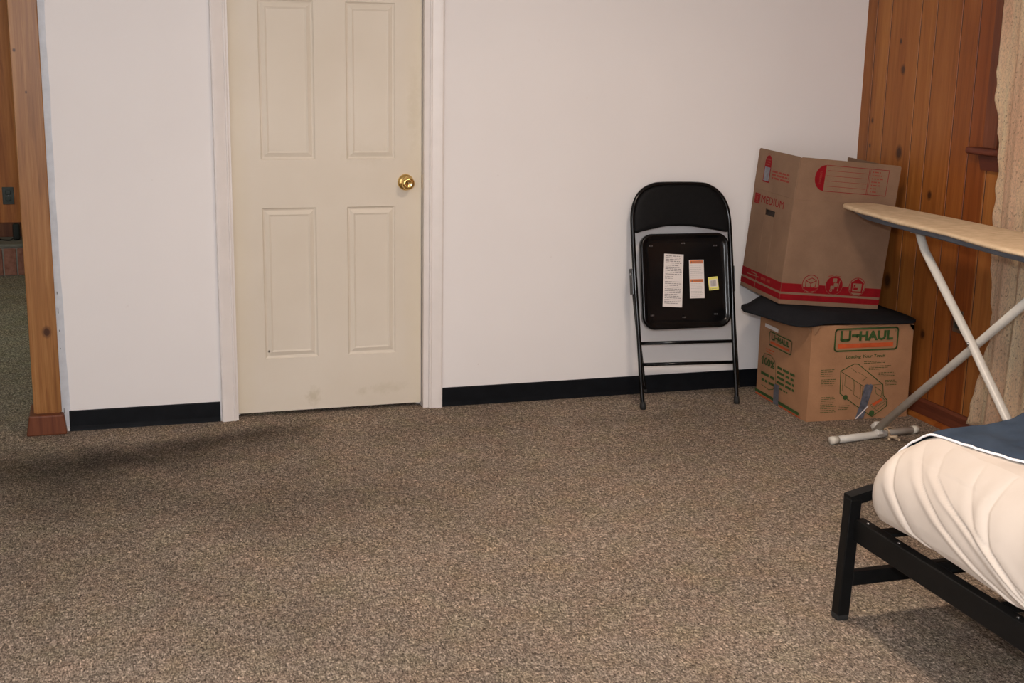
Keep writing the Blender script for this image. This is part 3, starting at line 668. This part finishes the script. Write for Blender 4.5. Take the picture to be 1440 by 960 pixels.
# torn lifted paper at the front corner
bm = bmesh.new()
for pi_, pts in enumerate(([(2.722, -.596, .408), (2.752, -.604, .404), (2.728, -.603, .372)], [(2.716, -.582, .409), (2.7205, -.596, .372), (2.712, -.560, .403)], [(3.188, -.626, .401), (3.196, -.630, .412), (3.197, -.612, .396)], [(3.186, -.625, .398), (3.160, -.625, .402), (3.186, -.625, .37)])):
    bm = bmesh.new(); bm.faces.new([bm.verts.new(p) for p in pts])
    bmesh.ops.solidify(bm, geom=bm.faces[:], thickness=.0015); link('torn_corner', bm, TORN, lb)
MR = frame4(Fb[0]+Vector((0, -.0072, 0)), Fb[1]-Fb[0], (0, 0, 1)); GP = [GREENP, ORP, TAPE, PAPER]
p = Print(MR)
def uhaul(p, x0, x1, y0, y1, slope=0):
    """letters of the shop sign, the U drawn square and joined"""
    h = y1-y0; W_ = x1-x0; q = h*.26
    p.line([(x0+q/2, y1), (x0+q/2, y0+q*.8), (x0+q, y0+q/2), (x0+W_*.15, y0+q/2), (x0+W_*.18, y0+q*.8), (x0+W_*.18, y1)], q, 0)
    p.rect((x0+W_*.215, y0+h*.43), (x0+W_*.36, y0+h*.43+q), 0)          # dash
    p.poly([(x0+W_*.29, y0+h*.40), (x0+W_*.33, y0+h*.30), (x0+W_*.33, y0+h*.80)], 0)
    p.text('HAUL', (x0+W_*.355, y0), h, W_*.645, 0, .045)
p.rrect((.101, .299), (.387, .391), .013, .0068, 0)
uhaul(p, .123, .366, .339, .381); p.rect((.115, .310), (.368, .329), 1)
p.text('\u00ae', (.371, .374), .008, .008, 0)
p.text('Loading Your Truck', (.156, .262), .018, .182, 0, .015, .15)
T = [(.137, .214), (.197, .242), (.216, .240), (.337, .147), (.343, .100), (.363, .078), (.362, .053), (.298, .010), (.219, .062), (.141, .118)]
p.line(T, .0034, 0, True)
p.line([(.141, .211), (.245, .145), (.245, .06)], .0022, 0); p.line([(.245, .145), (.337, .150)], .0016, 0); p.line([(.150, .195), (.150, .128)], .0016, 0)
p.line([(.160, .202), (.160, .15), (.20, .125), (.20, .175)], .0014, 0); p.line([(.205, .17), (.205, .11), (.235, .09), (.235, .15)], .0014, 0)
p.line([(.30, .14), (.335, .118), (.333, .095), (.31, .108)], .0018, 0, True)
for c, r in (((.167, .100), .0105), ((.295, .026), .0125)): p.circ(c, r, 0, e=.0003); p.circ(c, r*.4, 3 if False else 0, False, .0018, 14)
p.poly([(.292, .066), (.334, .088), (.341, .080), (.303, .057)], 1, e=.0003); p.line([(.285, .06), (.338, .092), (.362, .070), (.318, .036)], .0018, 0, True)
p.line([(.30, .045), (.355, .075)], .0014, 0)
p.line([(.185, .225), (.21, .205)], .0014, 0); p.line([(.22, .205), (.26, .18), (.24, .168)], .0014, 0)
for a, b, r, sd in (((.240, .240), (.345, .252), 2, 1), ((.265, .212), (.368, .232), 3, 2), ((.312, .182), (.392, .202), 3, 3), ((.345, .142), (.405, .168), 4, 4), ((.046, .190), (.112, .226), 4, 5), ((.050, .150), (.120, .184), 4, 6), ((.055, .036), (.130, .108), 9, 7), ((.14, .045), (.19, .068), 3, 8)):
    p.dashes(a, b, r, 0, .0022, sd, .75)
p.done('printed_artwork', GP, lb)
# duct tape patch hanging off the front, with a pale torn edge
p = Print(MR, .0016)
p.poly([(.253, .150), (.266, .153), (.272, .149), (.280, .153), (.292, .146), (.284, .110), (.268, .050), (.258, .004), (.219, .004), (.236, .060)], 2)
p.poly([(.218, .004), (.226, .004), (.277, .056), (.275, .061)], 3, e=.0006)
p.done('duct_tape', GP, lb)
ML = frame4(Fb[0]+Vector((-.0070, 0, 0)), (Fb[3]-Fb[0])*-1, (0, 0, 1))       # u runs from back to front: u = -(distance from front corner)
p = Print(ML)
p.rrect((-.364, .249), (-.157, .308), .010, .005, 0); uhaul(p, -.345, -.178, .275, .300); p.rect((-.352, .258), (-.172, .268), 1)
p.line([(-.429, .169), (-.40, .20), (-.342, .205), (-.30, .19), (-.288, .165), (-.278, .092), (-.30, .062), (-.341, .050), (-.413, .056)], .003, 0)
p.text('100%', (-.418, .150), .036, .120, 0, .03); p.dashes((-.425, .095), (-.285, .125), 1, 0, .013, 1, .97); p.dashes((-.418, .070), (-.292, .092), 1, 0, .011, 2, .97); p.dashes((-.39, .208), (-.31, .232), 2, 1, .004, 2, .9)
p.dashes((-.272, .094), (-.105, .180), 4, 0, .011, 3, .92); p.dashes((-.24, .072), (-.150, .090), 1, 0, .007, 4, .9)
p.rect((-.474, .013), (-.052, .026), 0); p.dashes((-.472, .002), (-.03, .010), 1, 1, .006, 5, .97)
p.rect((-.412, .318), (-.285, .334), 3)
p.done('printed_artwork', GP, lb)
p = Print(ML, .0016); p.poly([(-.292, .090), (-.246, .094), (-.240, .003), (-.290, .003)], 2); p.done('duct_tape', GP, lb)

# ================================================================== DARK CLOTH
clo = bmesh.new()
outl = [(2.545, -.33, .428), (2.585, -.45, .424), (2.630, -.53, .412), (2.672, -.588, .405), (2.735, -.606, .415), (2.82, -.604, .420), (2.95, -.622, .414), (3.06, -.632, .413), (3.175, -.630, .412), (3.212, -.57, .412), (3.222, -.40, .412), (3.220, -.16, .405), (3.0, -.10, .41), (2.80, -.085, .40), (2.72, -.10, .40), (2.64, -.16, .415), (2.58, -.24, .424)]
outl = [tuple(v) for v in smooth_pts(outl+[outl[0]], 4)[:-1]]
cc = Vector((2.90, -.34, 0)); UBO = Vector((2.646, -.44, .475)); UBR = Euler((.018, .083, -.068), 'XYZ').to_matrix()
def ub_plane(x, y):
    nn = UBR @ Vector((0, 0, 1)); return UBO.z-((x-UBO.x)*nn.x+(y-UBO.y)*nn.y)/nn.z
rings_t, rings_b = [], []
for t in (.15, .4, .6, .7, .78, .85, .91, .96, 1):
    rt_, rb_ = [], []
    for (x, y, ze) in outl:
        px, py = cc.x+(x-cc.x)*t, cc.y+(y-cc.y)*t
        k = min(1, max(0, (1-t)/.30)); k = k*k*(3-2*k)
        ztop = ze+.006+(ub_plane(px, py)-.003-ze-.006)*k + .004*mnoise.noise(Vector((px*16, py*16, 0)))*min(1, (1-t)*8)*(1-k)
        inside = (2.73 < px)
        rt_.append(clo.verts.new((px, py, ztop))); rb_.append(clo.verts.new((px, py, min(ztop-.005, max(ze-.006, .404)+(0 if t < 1 else .001)))))
    rings_t.append(rt_); rings_b.append(rb_)
for rings in (rings_t, rings_b):
    for a, b in zip(rings, rings[1:]):
        for i in range(len(a)): clo.faces.new((a[i], a[(i+1) % len(a)], b[(i+1) % len(a)], b[i]))
for i in range(len(outl)): clo.faces.new((rings_t[-1][i], rings_t[-1][(i+1) % len(outl)], rings_b[-1][(i+1) % len(outl)], rings_b[-1][i]))
clo.faces.new(rings_t[0]); clo.faces.new(rings_b[0])
tag(link('dark_cloth', clo, DARKC, None, True), 'folded charcoal black cloth spread on the lower moving box, sticking out to the left', 'cloth')

# ================================================================== UPPER BOX
ub = thing('cardboard_box', 'brown box with red printed bands and raised flaps, tilted on the dark cloth', 'box', UBO)
UM = Matrix.Translation(UBO) @ UBR.to_4x4(); UW, UD, UH, UF = .460, .400, .437, .172; TH = .004
def ubox(bm, a, b, M4=UM, mi=0): box(bm, a, b, .0012, 1, mi, M4)
bm = bmesh.new()
ubox(bm, (0, 0, 0), (UW, TH, UH)); ubox(bm, (0, UD-TH, 0), (UW, UD, UH)); ubox(bm, (UW-TH, TH, 0), (UW, UD-TH, UH)); ubox(bm, (0, TH, 0), (UW, UD-TH, TH))
# left side with its hand hole
hy0, hy1, hz0, hz1 = .160, .255, .338, .362
ubox(bm, (0, TH, TH), (TH, hy0, UH)); ubox(bm, (0, hy1, TH), (TH, UD-TH, UH)); ubox(bm, (0, hy0, TH), (TH, hy1, hz0)); ubox(bm, (0, hy0, hz1), (TH, hy1, UH))
link('box_body', bm, CARD1, ub)
bm = bmesh.new(); ubox(bm, (.010, hy0-.01, hz0-.01), (.014, hy1+.01, hz1+.015)); link('hand_hole_shade', bm, DARKHOLE, ub)  # near-black sheet painted as the shade inside the hand hole
def flap(hinge, rot, size, name='flap'):
    """hinge: local matrix on the rim, x along the rim, z up"""
    bm = bmesh.new(); L_, H_ = size; r = .009
    prof = [(0, 0), (L_, 0), (L_, H_-r), (L_-r*.3, H_-r*.3), (L_-r, H_), (r, H_), (r*.3, H_-r*.3), (0, H_-r)]
    Mh = UM @ hinge @ Matrix.Rotation(rot, 4, 'X')
    extrude_profile(bm, prof, lambda a, z: Mh @ Vector((a, 0, z)), lambda a, z: Mh @ Vector((a, TH, z)))
    link(name, bm, CARD1, ub); return Mh
T_ = Matrix.Translation
fr = flap(T_((.003, 0, UH)), .0, (UW-.003, UF))
fl_ = flap(T_((0, UD+.002, UH)) @ Matrix.Rotation(-PI/2, 4, 'Z'), -.01, (UD-.004, UF))
flap(T_((UW, 0.01, UH)) @ Matrix.Rotation(PI/2, 4, 'Z'), -.22, (UD-.02, UF))
flap(T_((UW-.02, UD, UH)) @ Matrix.Rotation(PI, 4, 'Z'), -.50, (UW-.04, UF))
RP = [REDP, REDT, CARD1, TAPE, PAPER]
# front side print
p = Print(UM @ frame4((0, 0, 0), (1, 0, 0), (0, 0, 1)))
p.rect((0, .052), (UW, .089), 0); p.rect((0, .019), (UW, .043), 0)
for i, cx in enumerate((.131, .239, .346)):
    c = (cx, .092); p.circ(c, .040, 2, True, e=.0004); p.circ(c, .0375, 0, False, .003, e=.0006)
    if i == 0:      # open box
        p.poly([(cx-.034, .078), (cx+.034, .078), (cx+.022, .064), (cx, .0575), (cx-.022, .064)], 0, e=.0008)
        p.line([(cx-.024, .105), (cx, .094), (cx+.024, .107), (cx+.003, .117)], .0032, 0, True, e=.001); p.line([(cx-.024, .105), (cx-.022, .080), (cx, .070), (cx+.022, .082), (cx+.024, .107)], .0032, 0, e=.001); p.line([(cx, .094), (cx, .070)], .003, 0, e=.001)
    if i == 1:      # trolley of boxes
        p.circ(c, .0365, 0, e=.0007)
        for a, b in (((-.008, .012), (.010, .030)), ((-.002, -.006), (.016, .010)), ((-.016, -.016), (.002, -.002))): p.rrect((cx+a[0], .092+a[1]), (cx+b[0], .092+b[1]), .003, 0, 2, 4, True, e=.001)
        p.circ((cx-.012, .070), .006, 2, e=.001); p.circ((cx-.012, .070), .003, 0, e=.0013); p.line([(cx+.018, .070), (cx+.024, .112)], .003, 2, e=.001)
        p.line([(cx-.030, .129), (cx-.012, .132), (cx-.004, .124)], .0035, 1); p.line([(cx+.004, .132), (cx+.024, .130)], .0035, 1)
    if i == 2:      # little house sign
        p.poly([(cx-.030, .108), (cx, .128), (cx+.030, .108), (cx+.027, .066), (cx-.027, .066)], 0, e=.0007)
        p.rect((cx-.020, .073), (cx+.020, .106), 2, e=.001); p.rect((cx-.016, .092), (cx-.008, .100), 0, e=.0013); p.rect((cx-.016, .078), (cx+.004, .088), 0, e=.0013); p.line([(cx-.022, .064), (cx+.022, .064)], .0022, 2, e=.001)
p.done('printed_artwork', RP, ub)
# front flap label
p = Print(fr @ frame4((0, 0, 0), (1, 0, 0), (0, 0, 1)))
z0, z1 = .043, .149; cy = (z0+z1)/2; rr_ = (z1-z0)/2
pts = [(.118, z1)]+[(.118-.045*math.sin(t), cy+rr_*math.cos(t)) for t in [PI*j/16 for j in range(1, 16)]]+[(.118, z0)]
p.poly(pts, 0); p.line([(.118, z1), (.404, z1), (.404, z0), (.118, z0)], .0022, 0)
for i in range(1, 5): p.line([(.126, z0+(z1-z0)*i/5), (.308, z0+(z1-z0)*i/5)], .0014, 0)
p.line([(.314, z0), (.314, z1)], .0022, 0); p.line([(.320, z0), (.320, z1)], .0012, 0)
for i in range(7):
    v = z1-.012-i*.0135; p.rect((.330, v-.0025), (.335, v+.0025), 1); p.dashes((.339, v-.004), (.339+(.028, .036, .042, .03, .036, .018, .024)[i], v+.004), 1, 1, .0042, i, .95)
p.text('CONTENTS', (.104, z0+.028), .010, .052, 1, .02, rot=PI/2, e=.0004)
p.done('printed_label', RP, ub)
# left side: lettering and bands
LM = UM @ frame4((0, UD, 0), (0, -1, 0), (0, 0, 1))         # u from the back edge to the front corner
p = Print(LM); q = lambda b_: UD-b_
p.rect((0, .052), (UD, .089), 0); p.rect((0, .019), (UD, .043), 0)
p.rrect((q(.376), .374), (q(.322), .418), .004, 0, 0, 4, True); p.rrect((q(.368), .380), (q(.330), .412), .003, .003, 1, e=.0004); p.rect((q(.358), .386), (q(.340), .406), 1, e=.0004)
p.line([(q(.30), .080), (q(.245), .078), (q(.25), .02)], .004, 2, e=.0005); p.line([(q(.34), .066), (q(.22), .070)], .004, 2, e=.0005); p.dashes((q(.2), .058), (q(.1), .084), 1, 1, .012, 4, .95, e=.0004)
p.done('printed_bands', RP, ub)
p = Print(LM); p.text('MEDIUM', (q(.308), .383), .032, .222, 0, .0); p.done('printed_lettering', RP, ub)
p = Print(fl_ @ frame4((0, 0, 0), (1, 0, 0), (0, 0, 1)))
p.rect((.078, .035), (.142, .100), 0); p.rect((.084, .041), (.136, .100), 3, e=.0004)
p.poly([(.078, .100), (.142, .100), (.142, .126), (.134, .142), (.118, .150), (.102, .150), (.086, .142), (.078, .126)], 0); p.dashes((.088, .106), (.134, .138), 3, 1, .005, 3, .9, e=.0004)
p.dashes((.160, .054), (.338, .094), 3, 1, .0075, 11, .85); p.dashes((.095, .152), (.125, .160), 1, 1, .003, 2)
p.done('printed_label', RP, ub)

# ================================================================== IRONING BOARD
ib = thing('ironing_board', 'open ironing board with tan fabric cover and pale crossed metal legs beside the curtain', 'ironing board', (2.90, -1.3, 0))
nose, tail = Vector((2.935, -.500)), Vector((2.875, -1.93)); ax = (tail-nose); LEN = ax.length; ax.normalize(); sd = Vector((-ax.y, ax.x))   # sd -> +X side
HALF = [(0, 0), (.004, .036), (.015, .056), (.03, .070), (.07, .086), (.2, .106), (.44, .128), (.85, .142), (1.1, .158), (1.35, .172), (2, .172)]
def half(t):
    L = t*LEN
    for (a, wa), (b, wb) in zip(HALF, HALF[1:]):
        if L <= b: return wa+(wb-wa)*(L-a)/(b-a)
def board_ring(z, grow=0, n=40, amp=0, zamp=0):
    pts = []
    tl = [0]+[.002, .006, .015, .03, .05, .08, .12, .17, .23, .3, .38, .46, .54, .62, .7, .78, .86, .93, .98, 1.0]
    side = []
    for t in tl:
        hw = half(t)
        if t > .9: hw *= 1-.25*((t-.9)/.1)**2
        side.append((t, hw))
    for s, seq in ((-1, side), (1, side[::-1][:-1])):
        for t, hw in seq:
            h2 = max(.0, hw*(1+grow/.125)) if hw > 0 else 0; L = t*LEN*(1+2*grow/LEN)-grow
            p_ = nose+ax*L+sd*s*h2*(.96 if s > 0 else 1.0)
            pts.append(Vector((p_.x, p_.y, z+zamp*mnoise.noise(Vector((p_.y*14, s*3, 0))))))
    return pts
bm = bmesh.new(); rings = []
for z, g, za in ((.886, -.012, 0), (.883, .001, .004), (.887, .004, .003), (.893, .004, .001), (.897, -.001, 0), (.899, -.012, 0), (.8995, -.040, 0)):
    rings.append([bm.verts.new(v) for v in board_ring(z, g, zamp=za)])
for a, b in zip(rings, rings[1:]):
    for i in range(len(a)): bm.faces.new((a[i], a[(i+1) % len(a)], b[(i+1) % len(a)], b[i]))
bm.faces.new(rings[-1]); bm.faces.new(rings[0][::-1]); bmesh.ops.triangulate(bm, faces=[f for f in bm.faces if len(f.verts) > 4])
link('board_cover', bm, BOARDC, ib, True)
bm = bmesh.new(); rings = []
for z, g in ((.886, -.005), (.868, -.007), (.864, -.010), (.863, -.022), (.868, -.034)):
    ring = board_ring(z, g)
    for v in ring:          # the steel stops short of the padded nose
        L = (v.xy-nose).dot(ax); k = max(0, min(1, (.26-L)/.26)); c_ = nose+ax*max(L, .10)
        v.x += (c_.x-v.x)*k*.45; v.y += (c_.y-v.y)*k*.45; v.z += .012*k*(v.z < .88)
    rings.append([bm.verts.new(v) for v in ring])
for a, b in zip(rings, rings[1:]):
    for i in range(len(a)): bm.faces.new((a[i], a[(i+1) % len(a)], b[(i+1) % len(a)], b[i]))
bm.faces.new(rings[-1]); bmesh.ops.triangulate(bm, faces=[f for f in bm.faces if len(f.verts) > 4])
link('board_underside', bm, MESHM, ib, False)
XL = 2.885
A = [(XL, -.853, .030), (XL-.004, -1.428, .5155), (XL-.012, -1.83, .856)]
bm = bmesh.new(); sweep(bm, A, .0155, .0155, 16); la = link('front_leg', bm, ENAM, ib, True)
bm = bmesh.new(); Ud = (Vector(A[1])-Vector(A[0])).normalized()
box(bm, (-.014, -.018, -.026), (.014, .018, .030), .003, 2, mat4=frame4(Vector(A[0])+Ud*.012, (1, 0, 0), Ud) @ Matrix.Rotation(0, 4, 'X')); link('leg_gusset', bm, ENAM, la, True)
XB = XL-.034
Bp = [(XB+.008, -1.062, .856), (XB+.006, -1.080, .830), (XB+.003, -1.110, .795), (XB, -1.428, .5155), (XB-.004, -1.70, .262), (XB-.008, -1.965, .030)]
bm = bmesh.new(); sweep(bm, [Bp[0], Bp[1], Bp[2]]+Bp[3:], .0165, .0135, 16); lb2 = link('rear_leg', bm, ENAM, ib, True)
bm = bmesh.new(); box(bm, (XB-.012, -1.115, .850), (XB+.045, -1.030, .864), .002, 1); link('hinge_bracket', bm, ENAM, lb2)
bm = bmesh.new(); sweep(bm, [(XB-.020, -1.430, .5155), (XL+.018, -1.430, .5155)], .004, seg=10); lathe(bm, [(.0005, 0), (.007, 0), (.006, .003), (.0005, .004)], frame4((XB-.0165, -1.430, .5155), (0, -1, 0), (0, 0, 1)), 14); link('pivot_bolt', bm, STEEL, ib, True)
bm = bmesh.new(); sweep(bm, [(2.668, -.893, .016), (3.075, -.842, .016)], .0155, .0145, 16); link('foot_bar', bm, ENAM, ib, True)
for q0, q1 in (((2.656, -.8945, .016), (2.690, -.890, .016)), ((3.060, -.844, .016), (3.088, -.8405, .016))):
    bm = bmesh.new(); sweep(bm, [q0, q1], .0168, .0158, 16); link('foot_cap', bm, plain('ivory_foot_cap', (.62, .58, .50), .5), ib, True)
bm = bmesh.new(); sweep(bm, [(2.66, -1.985, .016), (3.07, -1.95, .016)], .0155, .0145, 16); link('foot_bar', bm, ENAM, ib, True)
# cord end tied round the foot bar
bm = bmesh.new(); kx, ky = 2.930, -.862
sweep(bm, [(kx, ky+.019*math.cos(t), .018+.018*math.sin(t)) for t in [2*PI*j/16 for j in range(16)]], .003, seg=8, closed=True, up=Vector((1, 0, 0)))
sweep(bm, smooth_pts([(kx, ky-.018, .020), (kx-.012, ky-.045, .018), (kx+.004, ky-.060, .020), (kx+.012, ky-.048, .016), (kx-.006, ky-.036, .010), (kx-.022, ky-.052, .007)]), .0055, seg=8)
sweep(bm, smooth_pts([(kx, ky-.030, .012), (kx+.016, ky-.055, .008), (kx+.012, ky-.072, .008)]), .005, seg=8)
sweep(bm, smooth_pts([(kx, ky+.015, .030), (kx+.05, ky+.06, .02), (kx+.09, ky+.07, .008)]), .003, seg=8)
link('tie_cord', bm, TAN, ib, True)

# ================================================================== BED
bf = thing('bed_frame', 'black square tube metal bed frame holding the mattress at the right edge', 'bed frame', (2.5, -3.3, 0))
def tube(name, a, b, w_, h_, parent=bf, up=(0, 0, 1)):
    a, b = Vector(a), Vector(b); d = (b-a); bm = bmesh.new()
    box(bm, (-w_/2, 0, -h_/2), (w_/2, d.length, h_/2), .003, 2, mat4=Matrix.Translation(a) @ Matrix((d.normalized().cross(Vector(up)).normalized(), d.normalized(), d.normalized().cross(Vector(up)).normalized().cross(d.normalized()))).transposed().to_4x4())
    return link(name, bm, FRAMEM, parent)
BX0, BX1, BY0, BY1 = 1.846, 3.190, -2.300, -4.25
def leg(x, y, dx, top):
    bm = bmesh.new(); box(bm, (-.0175, -.0175, .012), (.0175, .0175, top), .003, 2)
    for v in bm.verts: v.co.x += x+dx*v.co.z/.35; v.co.y += y
    l = link('leg', bm, FRAMEM, bf)
    bm = bmesh.new(); box(bm, (x-.018, y-.018, 0), (x+.018, y+.018, .020), .005, 2); link('foot_cap', bm, RUBBER, l)
leg(1.836, -2.302, .012, .343); leg(3.195, -2.302, -.008, .343); leg(BX0-.01, BY1, .004, .75); leg(3.195, BY1, -.004, .75); leg(2.52, -3.25, 0, .26)
# foot rail on top of the posts, bending up from the corner
bm = bmesh.new(); pr = [(-.018, -.014), (.018, -.014), (.018, .014), (-.018, .014)]
path = [(1.832, .337), (1.90, .352), (1.96, .360), (2.5, .362), (3.08, .360), (3.14, .352), (3.206, .337)]
pv = None
for (x, z) in path:
    ring = [bm.verts.new((x, BY0+a, z+b)) for a, b in pr]
    if pv:
        for i in range(4): bm.faces.new((pv[i], pv[(i+1) % 4], ring[(i+1) % 4], ring[i]))
    else: bm.faces.new(ring)
    pv = ring
bm.faces.new(pv[::-1]); link('foot_rail', bm, FRAMEM, bf)
tube('side_rail', (BX0+.016, BY0-.014, .258), (BX0+.018, BY1, .258), .030, .062); tube('side_rail', (3.180, BY0-.014, .258), (3.180, BY1, .258), .030, .062)
tube('cross_bar', (1.855, BY0-.008, .118), (3.185, BY0-.008, .118), .026, .040)
tube('center_rail', (2.52, BY0-.02, .262), (2.52, BY1, .262), .030, .030)
tube('head_rail', (BX0, BY1, .70), (3.19, BY1, .70), .030, .040)
y = BY0-.12
while y > BY1+.05: tube('slat', (BX0+.03, y, .284), (3.168, y, .284), .045, .010); y -= .235
# screw heads on the side rail
for yy in (-2.36, -2.50, -2.95, -3.04):
    bm = bmesh.new(); lathe(bm, [(.0005, .0), (.005, .0), (.004, .0022), (.0005, .003)], Matrix.Translation((BX0+.016, yy, .2888)), 12); link('screw_head', bm, STEEL, bf, True)

MX0, MX1, MY0, MY1 = 1.848, 3.212, -2.330, -4.24      # mattress plan
ZT = .548
mt = bmesh.new(); box(mt, (MX0+.10, MY1+.10, .292), (MX1-.10, MY0-.10, .50), .04, 4)
tag(link('mattress', mt, MATT, None, True), 'mattress on the black bed frame, hidden inside its cream sheet', 'mattress')
def h_in(d):   # height of the rounded top at inset d from the border
    return .37+(ZT-.37)*min(1, max(0, d)/.12)**.40
folds = [[(.52, -2.405), (.482, -2.425), (.419, -2.468), (.345, -2.556), (.29, -2.67)],
         [(.53, -2.46), (.514, -2.48), (.464, -2.553), (.399, -2.676), (.355, -2.789), (.30, -2.96)],
         [(.53, -2.54), (.491, -2.578), (.45, -2.68), (.427, -2.752), (.383, -2.86), (.30, -3.05)],
         [(.56, -2.66), (.50, -2.70), (.437, -2.776), (.37, -2.93), (.30, -3.12)],
         [(.60, -2.80), (.539, -2.776), (.476, -2.791), (.411, -2.843), (.34, -2.98), (.29, -3.10)],
         [(.57, -2.93), (.50, -2.95), (.42, -3.02), (.30, -3.22)], [(.57, -3.2), (.42, -3.28), (.30, -3.5)], [(.57, -3.5), (.42, -3.6), (.30, -3.8)]]
amps = [1, .9, 1.0, .7, 1.25, 1, .8, .8]
def fold_disp(y, z):
    d = 0
    for F_, am in zip(folds, amps):
        F_ = sorted(F_)
        if z <= F_[0][0]: yc = F_[0][1]
        elif z >= F_[-1][0]: yc = F_[-1][1]
        else:
            for (z0, y0), (z1, y1) in zip(F_, F_[1:]):
                if z0 <= z <= z1: yc = y0+(y1-y0)*(z-z0)/(z1-z0); break
        s = (y-yc)*.62; fade = min(1, max(0, (.56-z)/.06))
        d += am*fade*(-.0050*math.exp(-(abs(s)/.0038)**1.5)+.0044*math.exp(-((s-.016)/.013)**2)+.0016*math.exp(-((s+.026)/.02)**2))
    return d
def perim(inset, k=40, R0=.085):
    """rounded rectangle inset by `inset`, returned as (x, y, outward)"""
    x0, x1, y0, y1 = MX0+inset, MX1-inset, MY1+inset, MY0-inset; r = max(.02, R0-inset*.5); out = []
    def seg(ax_, ay, bx, by, n, nx, ny):
        for i in range(n): t = i/n; out.append((ax_+(bx-ax_)*t, ay+(by-ay)*t, nx, ny))
    def arc(cx, cy, a0):
        for i in range(k): a = a0+PI/2*i/k; out.append((cx+r*math.cos(a), cy+r*math.sin(a), math.cos(a), math.sin(a)))
    seg(x1, y0+r, x1, y1-r, 40, 1, 0); arc(x1-r, y1-r, 0); seg(x1-r, y1, x0+r, y1, 60, 0, 1); arc(x0+r, y1-r, PI/2)
    seg(x0, y1-r, x0, y1-1.1, 760, -1, 0); seg(x0, y1-1.1, x0, y0+r, 120, -1, 0); arc(x0+r, y0+r, PI); seg(x0+r, y0, x1-r, y0, 30, 0, -1); arc(x1-r, y0+r, 1.5*PI)
    return out
bm = bmesh.new(); rings = []
lev = [(.300, .055), (.297, .035), (.300, .020)]+[(.303+.067*i/24, .014*(1-i/24)**1.6) for i in range(1, 25)]
for i in range(1, 71):
    z_ = .37+(ZT-.37)*math.sin(i/70*PI/2)*.9999; lev.append((z_, .12*((z_-.37)/(ZT-.37))**2.5))
lev += [(ZT+.001, .22), (ZT+.002, .34), (ZT+.001, .5)]
for z, ins in lev:
    row = []
    for (x, y, nx, ny) in perim(ins):
        dz = .0; o = 0
        if ins < .15:
            if nx < -.3: o = fold_disp(y, z)*min(1, -nx)
            o += .004*mnoise.noise(Vector((x*4, y*4, z*7)))
        zz = z
        if z < .34: zz = z+(.34-z)/.04*(.016+.006*math.sin(y*9)+.008*mnoise.noise(Vector((x*3, y*5, 1))))
        zz += (.0045*mnoise.noise(Vector((x*7, y*7, 0)))+.002*mnoise.noise(Vector((x*25, y*18, 5)))) if z > .5 else 0
        row.append(bm.verts.new((x+nx*o, y+ny*o, zz)))
    rings.append(row)
for a, b in zip(rings, rings[1:]):
    for i in range(len(a)): bm.faces.new((a[i], a[(i+1) % len(a)], b[(i+1) % len(a)], b[i]))
bm.faces.new(rings[-1])
tag(link('fitted_sheet', bm, SHEET, None, True), 'creased cream fitted sheet stretched over the mattress corner', 'bed sheet')

# blanket lying on the bed with its white hem
def border_inset(x, y): return min(x-MX0, MY0-y)
near = [(1.915, -2.345), (1.945, -2.395), (1.965, -2.45), (1.985, -2.52), (2.005, -2.60), (2.035, -2.69), (2.075, -2.80), (2.10, -2.95), (2.12, -3.2), (2.13, -3.6), (2.15, -4.0)]
near = [Vector((a, b, 0)) for a, b in near]; near = smooth_pts(near, 8)
def top_z(x, y):
    dx, dy = x-MX0, MY0-y; d = min(dx, dy)
    if dx < .12 and dy < .12: d = max(0, .12-math.hypot(.12-dx, .12-dy))
    base = h_in(max(0, d))
    if dy < .012: base = h_in(.012)-max(0, .012-dy)*3
    return base
bm = bmesh.new(); grid = []; nu = 80
for i, q0 in enumerate(near):
    row = []
    for j in range(nu+1):
        s = (j/nu); x = q0.x+(3.20-q0.x)*s
        # rows fan out from the near edge so that the first follows the foot end
        y = q0.y if i else q0.y
        k = math.exp(-i/6.0); y = q0.y+(MY0-.012-q0.y)*min(1, s*9)*k if i < 24 else q0.y
        z = top_z(x, y)+.013+.034*(lambda t: t*t*(3-2*t))(min(1, max(0, (x-2.08)/.26)))+.010*max(0, mnoise.noise(Vector((x*7, y*5, 2))))+.008*mnoise.noise(Vector((x*16, y*10, 7)))+.003*mnoise.noise(Vector((x*40, y*22, 1)))+.012*math.exp(-((x-2.28)/.10)**2)*math.exp(-((y+2.40)/.12)**2)+.016*math.exp(-((x-2.03)/.07)**2)*math.exp(-((y+2.37)/.06)**2)
        if j == 0: z -= .008
        row.append(bm.verts.new((x, y, z)))
    grid.append(row)
for i in range(len(grid)-1):
    for j in range(nu): bm.faces.new((grid[i][j], grid[i][j+1], grid[i+1][j+1], grid[i+1][j]))
# short drape over the foot end
prev = grid[0]
for k in range(1, 6):
    row = [bm.verts.new((v.co.x, v.co.y+.006+.004*k, v.co.z-.004*k*k*(.6+.4*math.sin(v.co.x*11)))) for v in grid[0]]
    for j in range(nu): bm.faces.new((prev[j], prev[j+1], row[j+1], row[j]))
    prev = row
bl = thing('blanket', 'dark blue blanket spread over the cream sheet with a white hem', 'blanket', (2.6, -3.1, .55))
link('blanket_cloth', bm, BLUE, bl, True)
bm = bmesh.new(); pts = []
for i, q0 in enumerate(near[:60]):
    pts.append(Vector((q0.x-.004, q0.y+.001, top_z(q0.x, q0.y)+.006+.003*mnoise.noise(Vector((i*.4, 0, 0))))))
sweep(bm, pts, .0038, .003, 8)
hem = link('white_hem', bm, WHITEC, bl, True); hem['label'] = 'white hem'
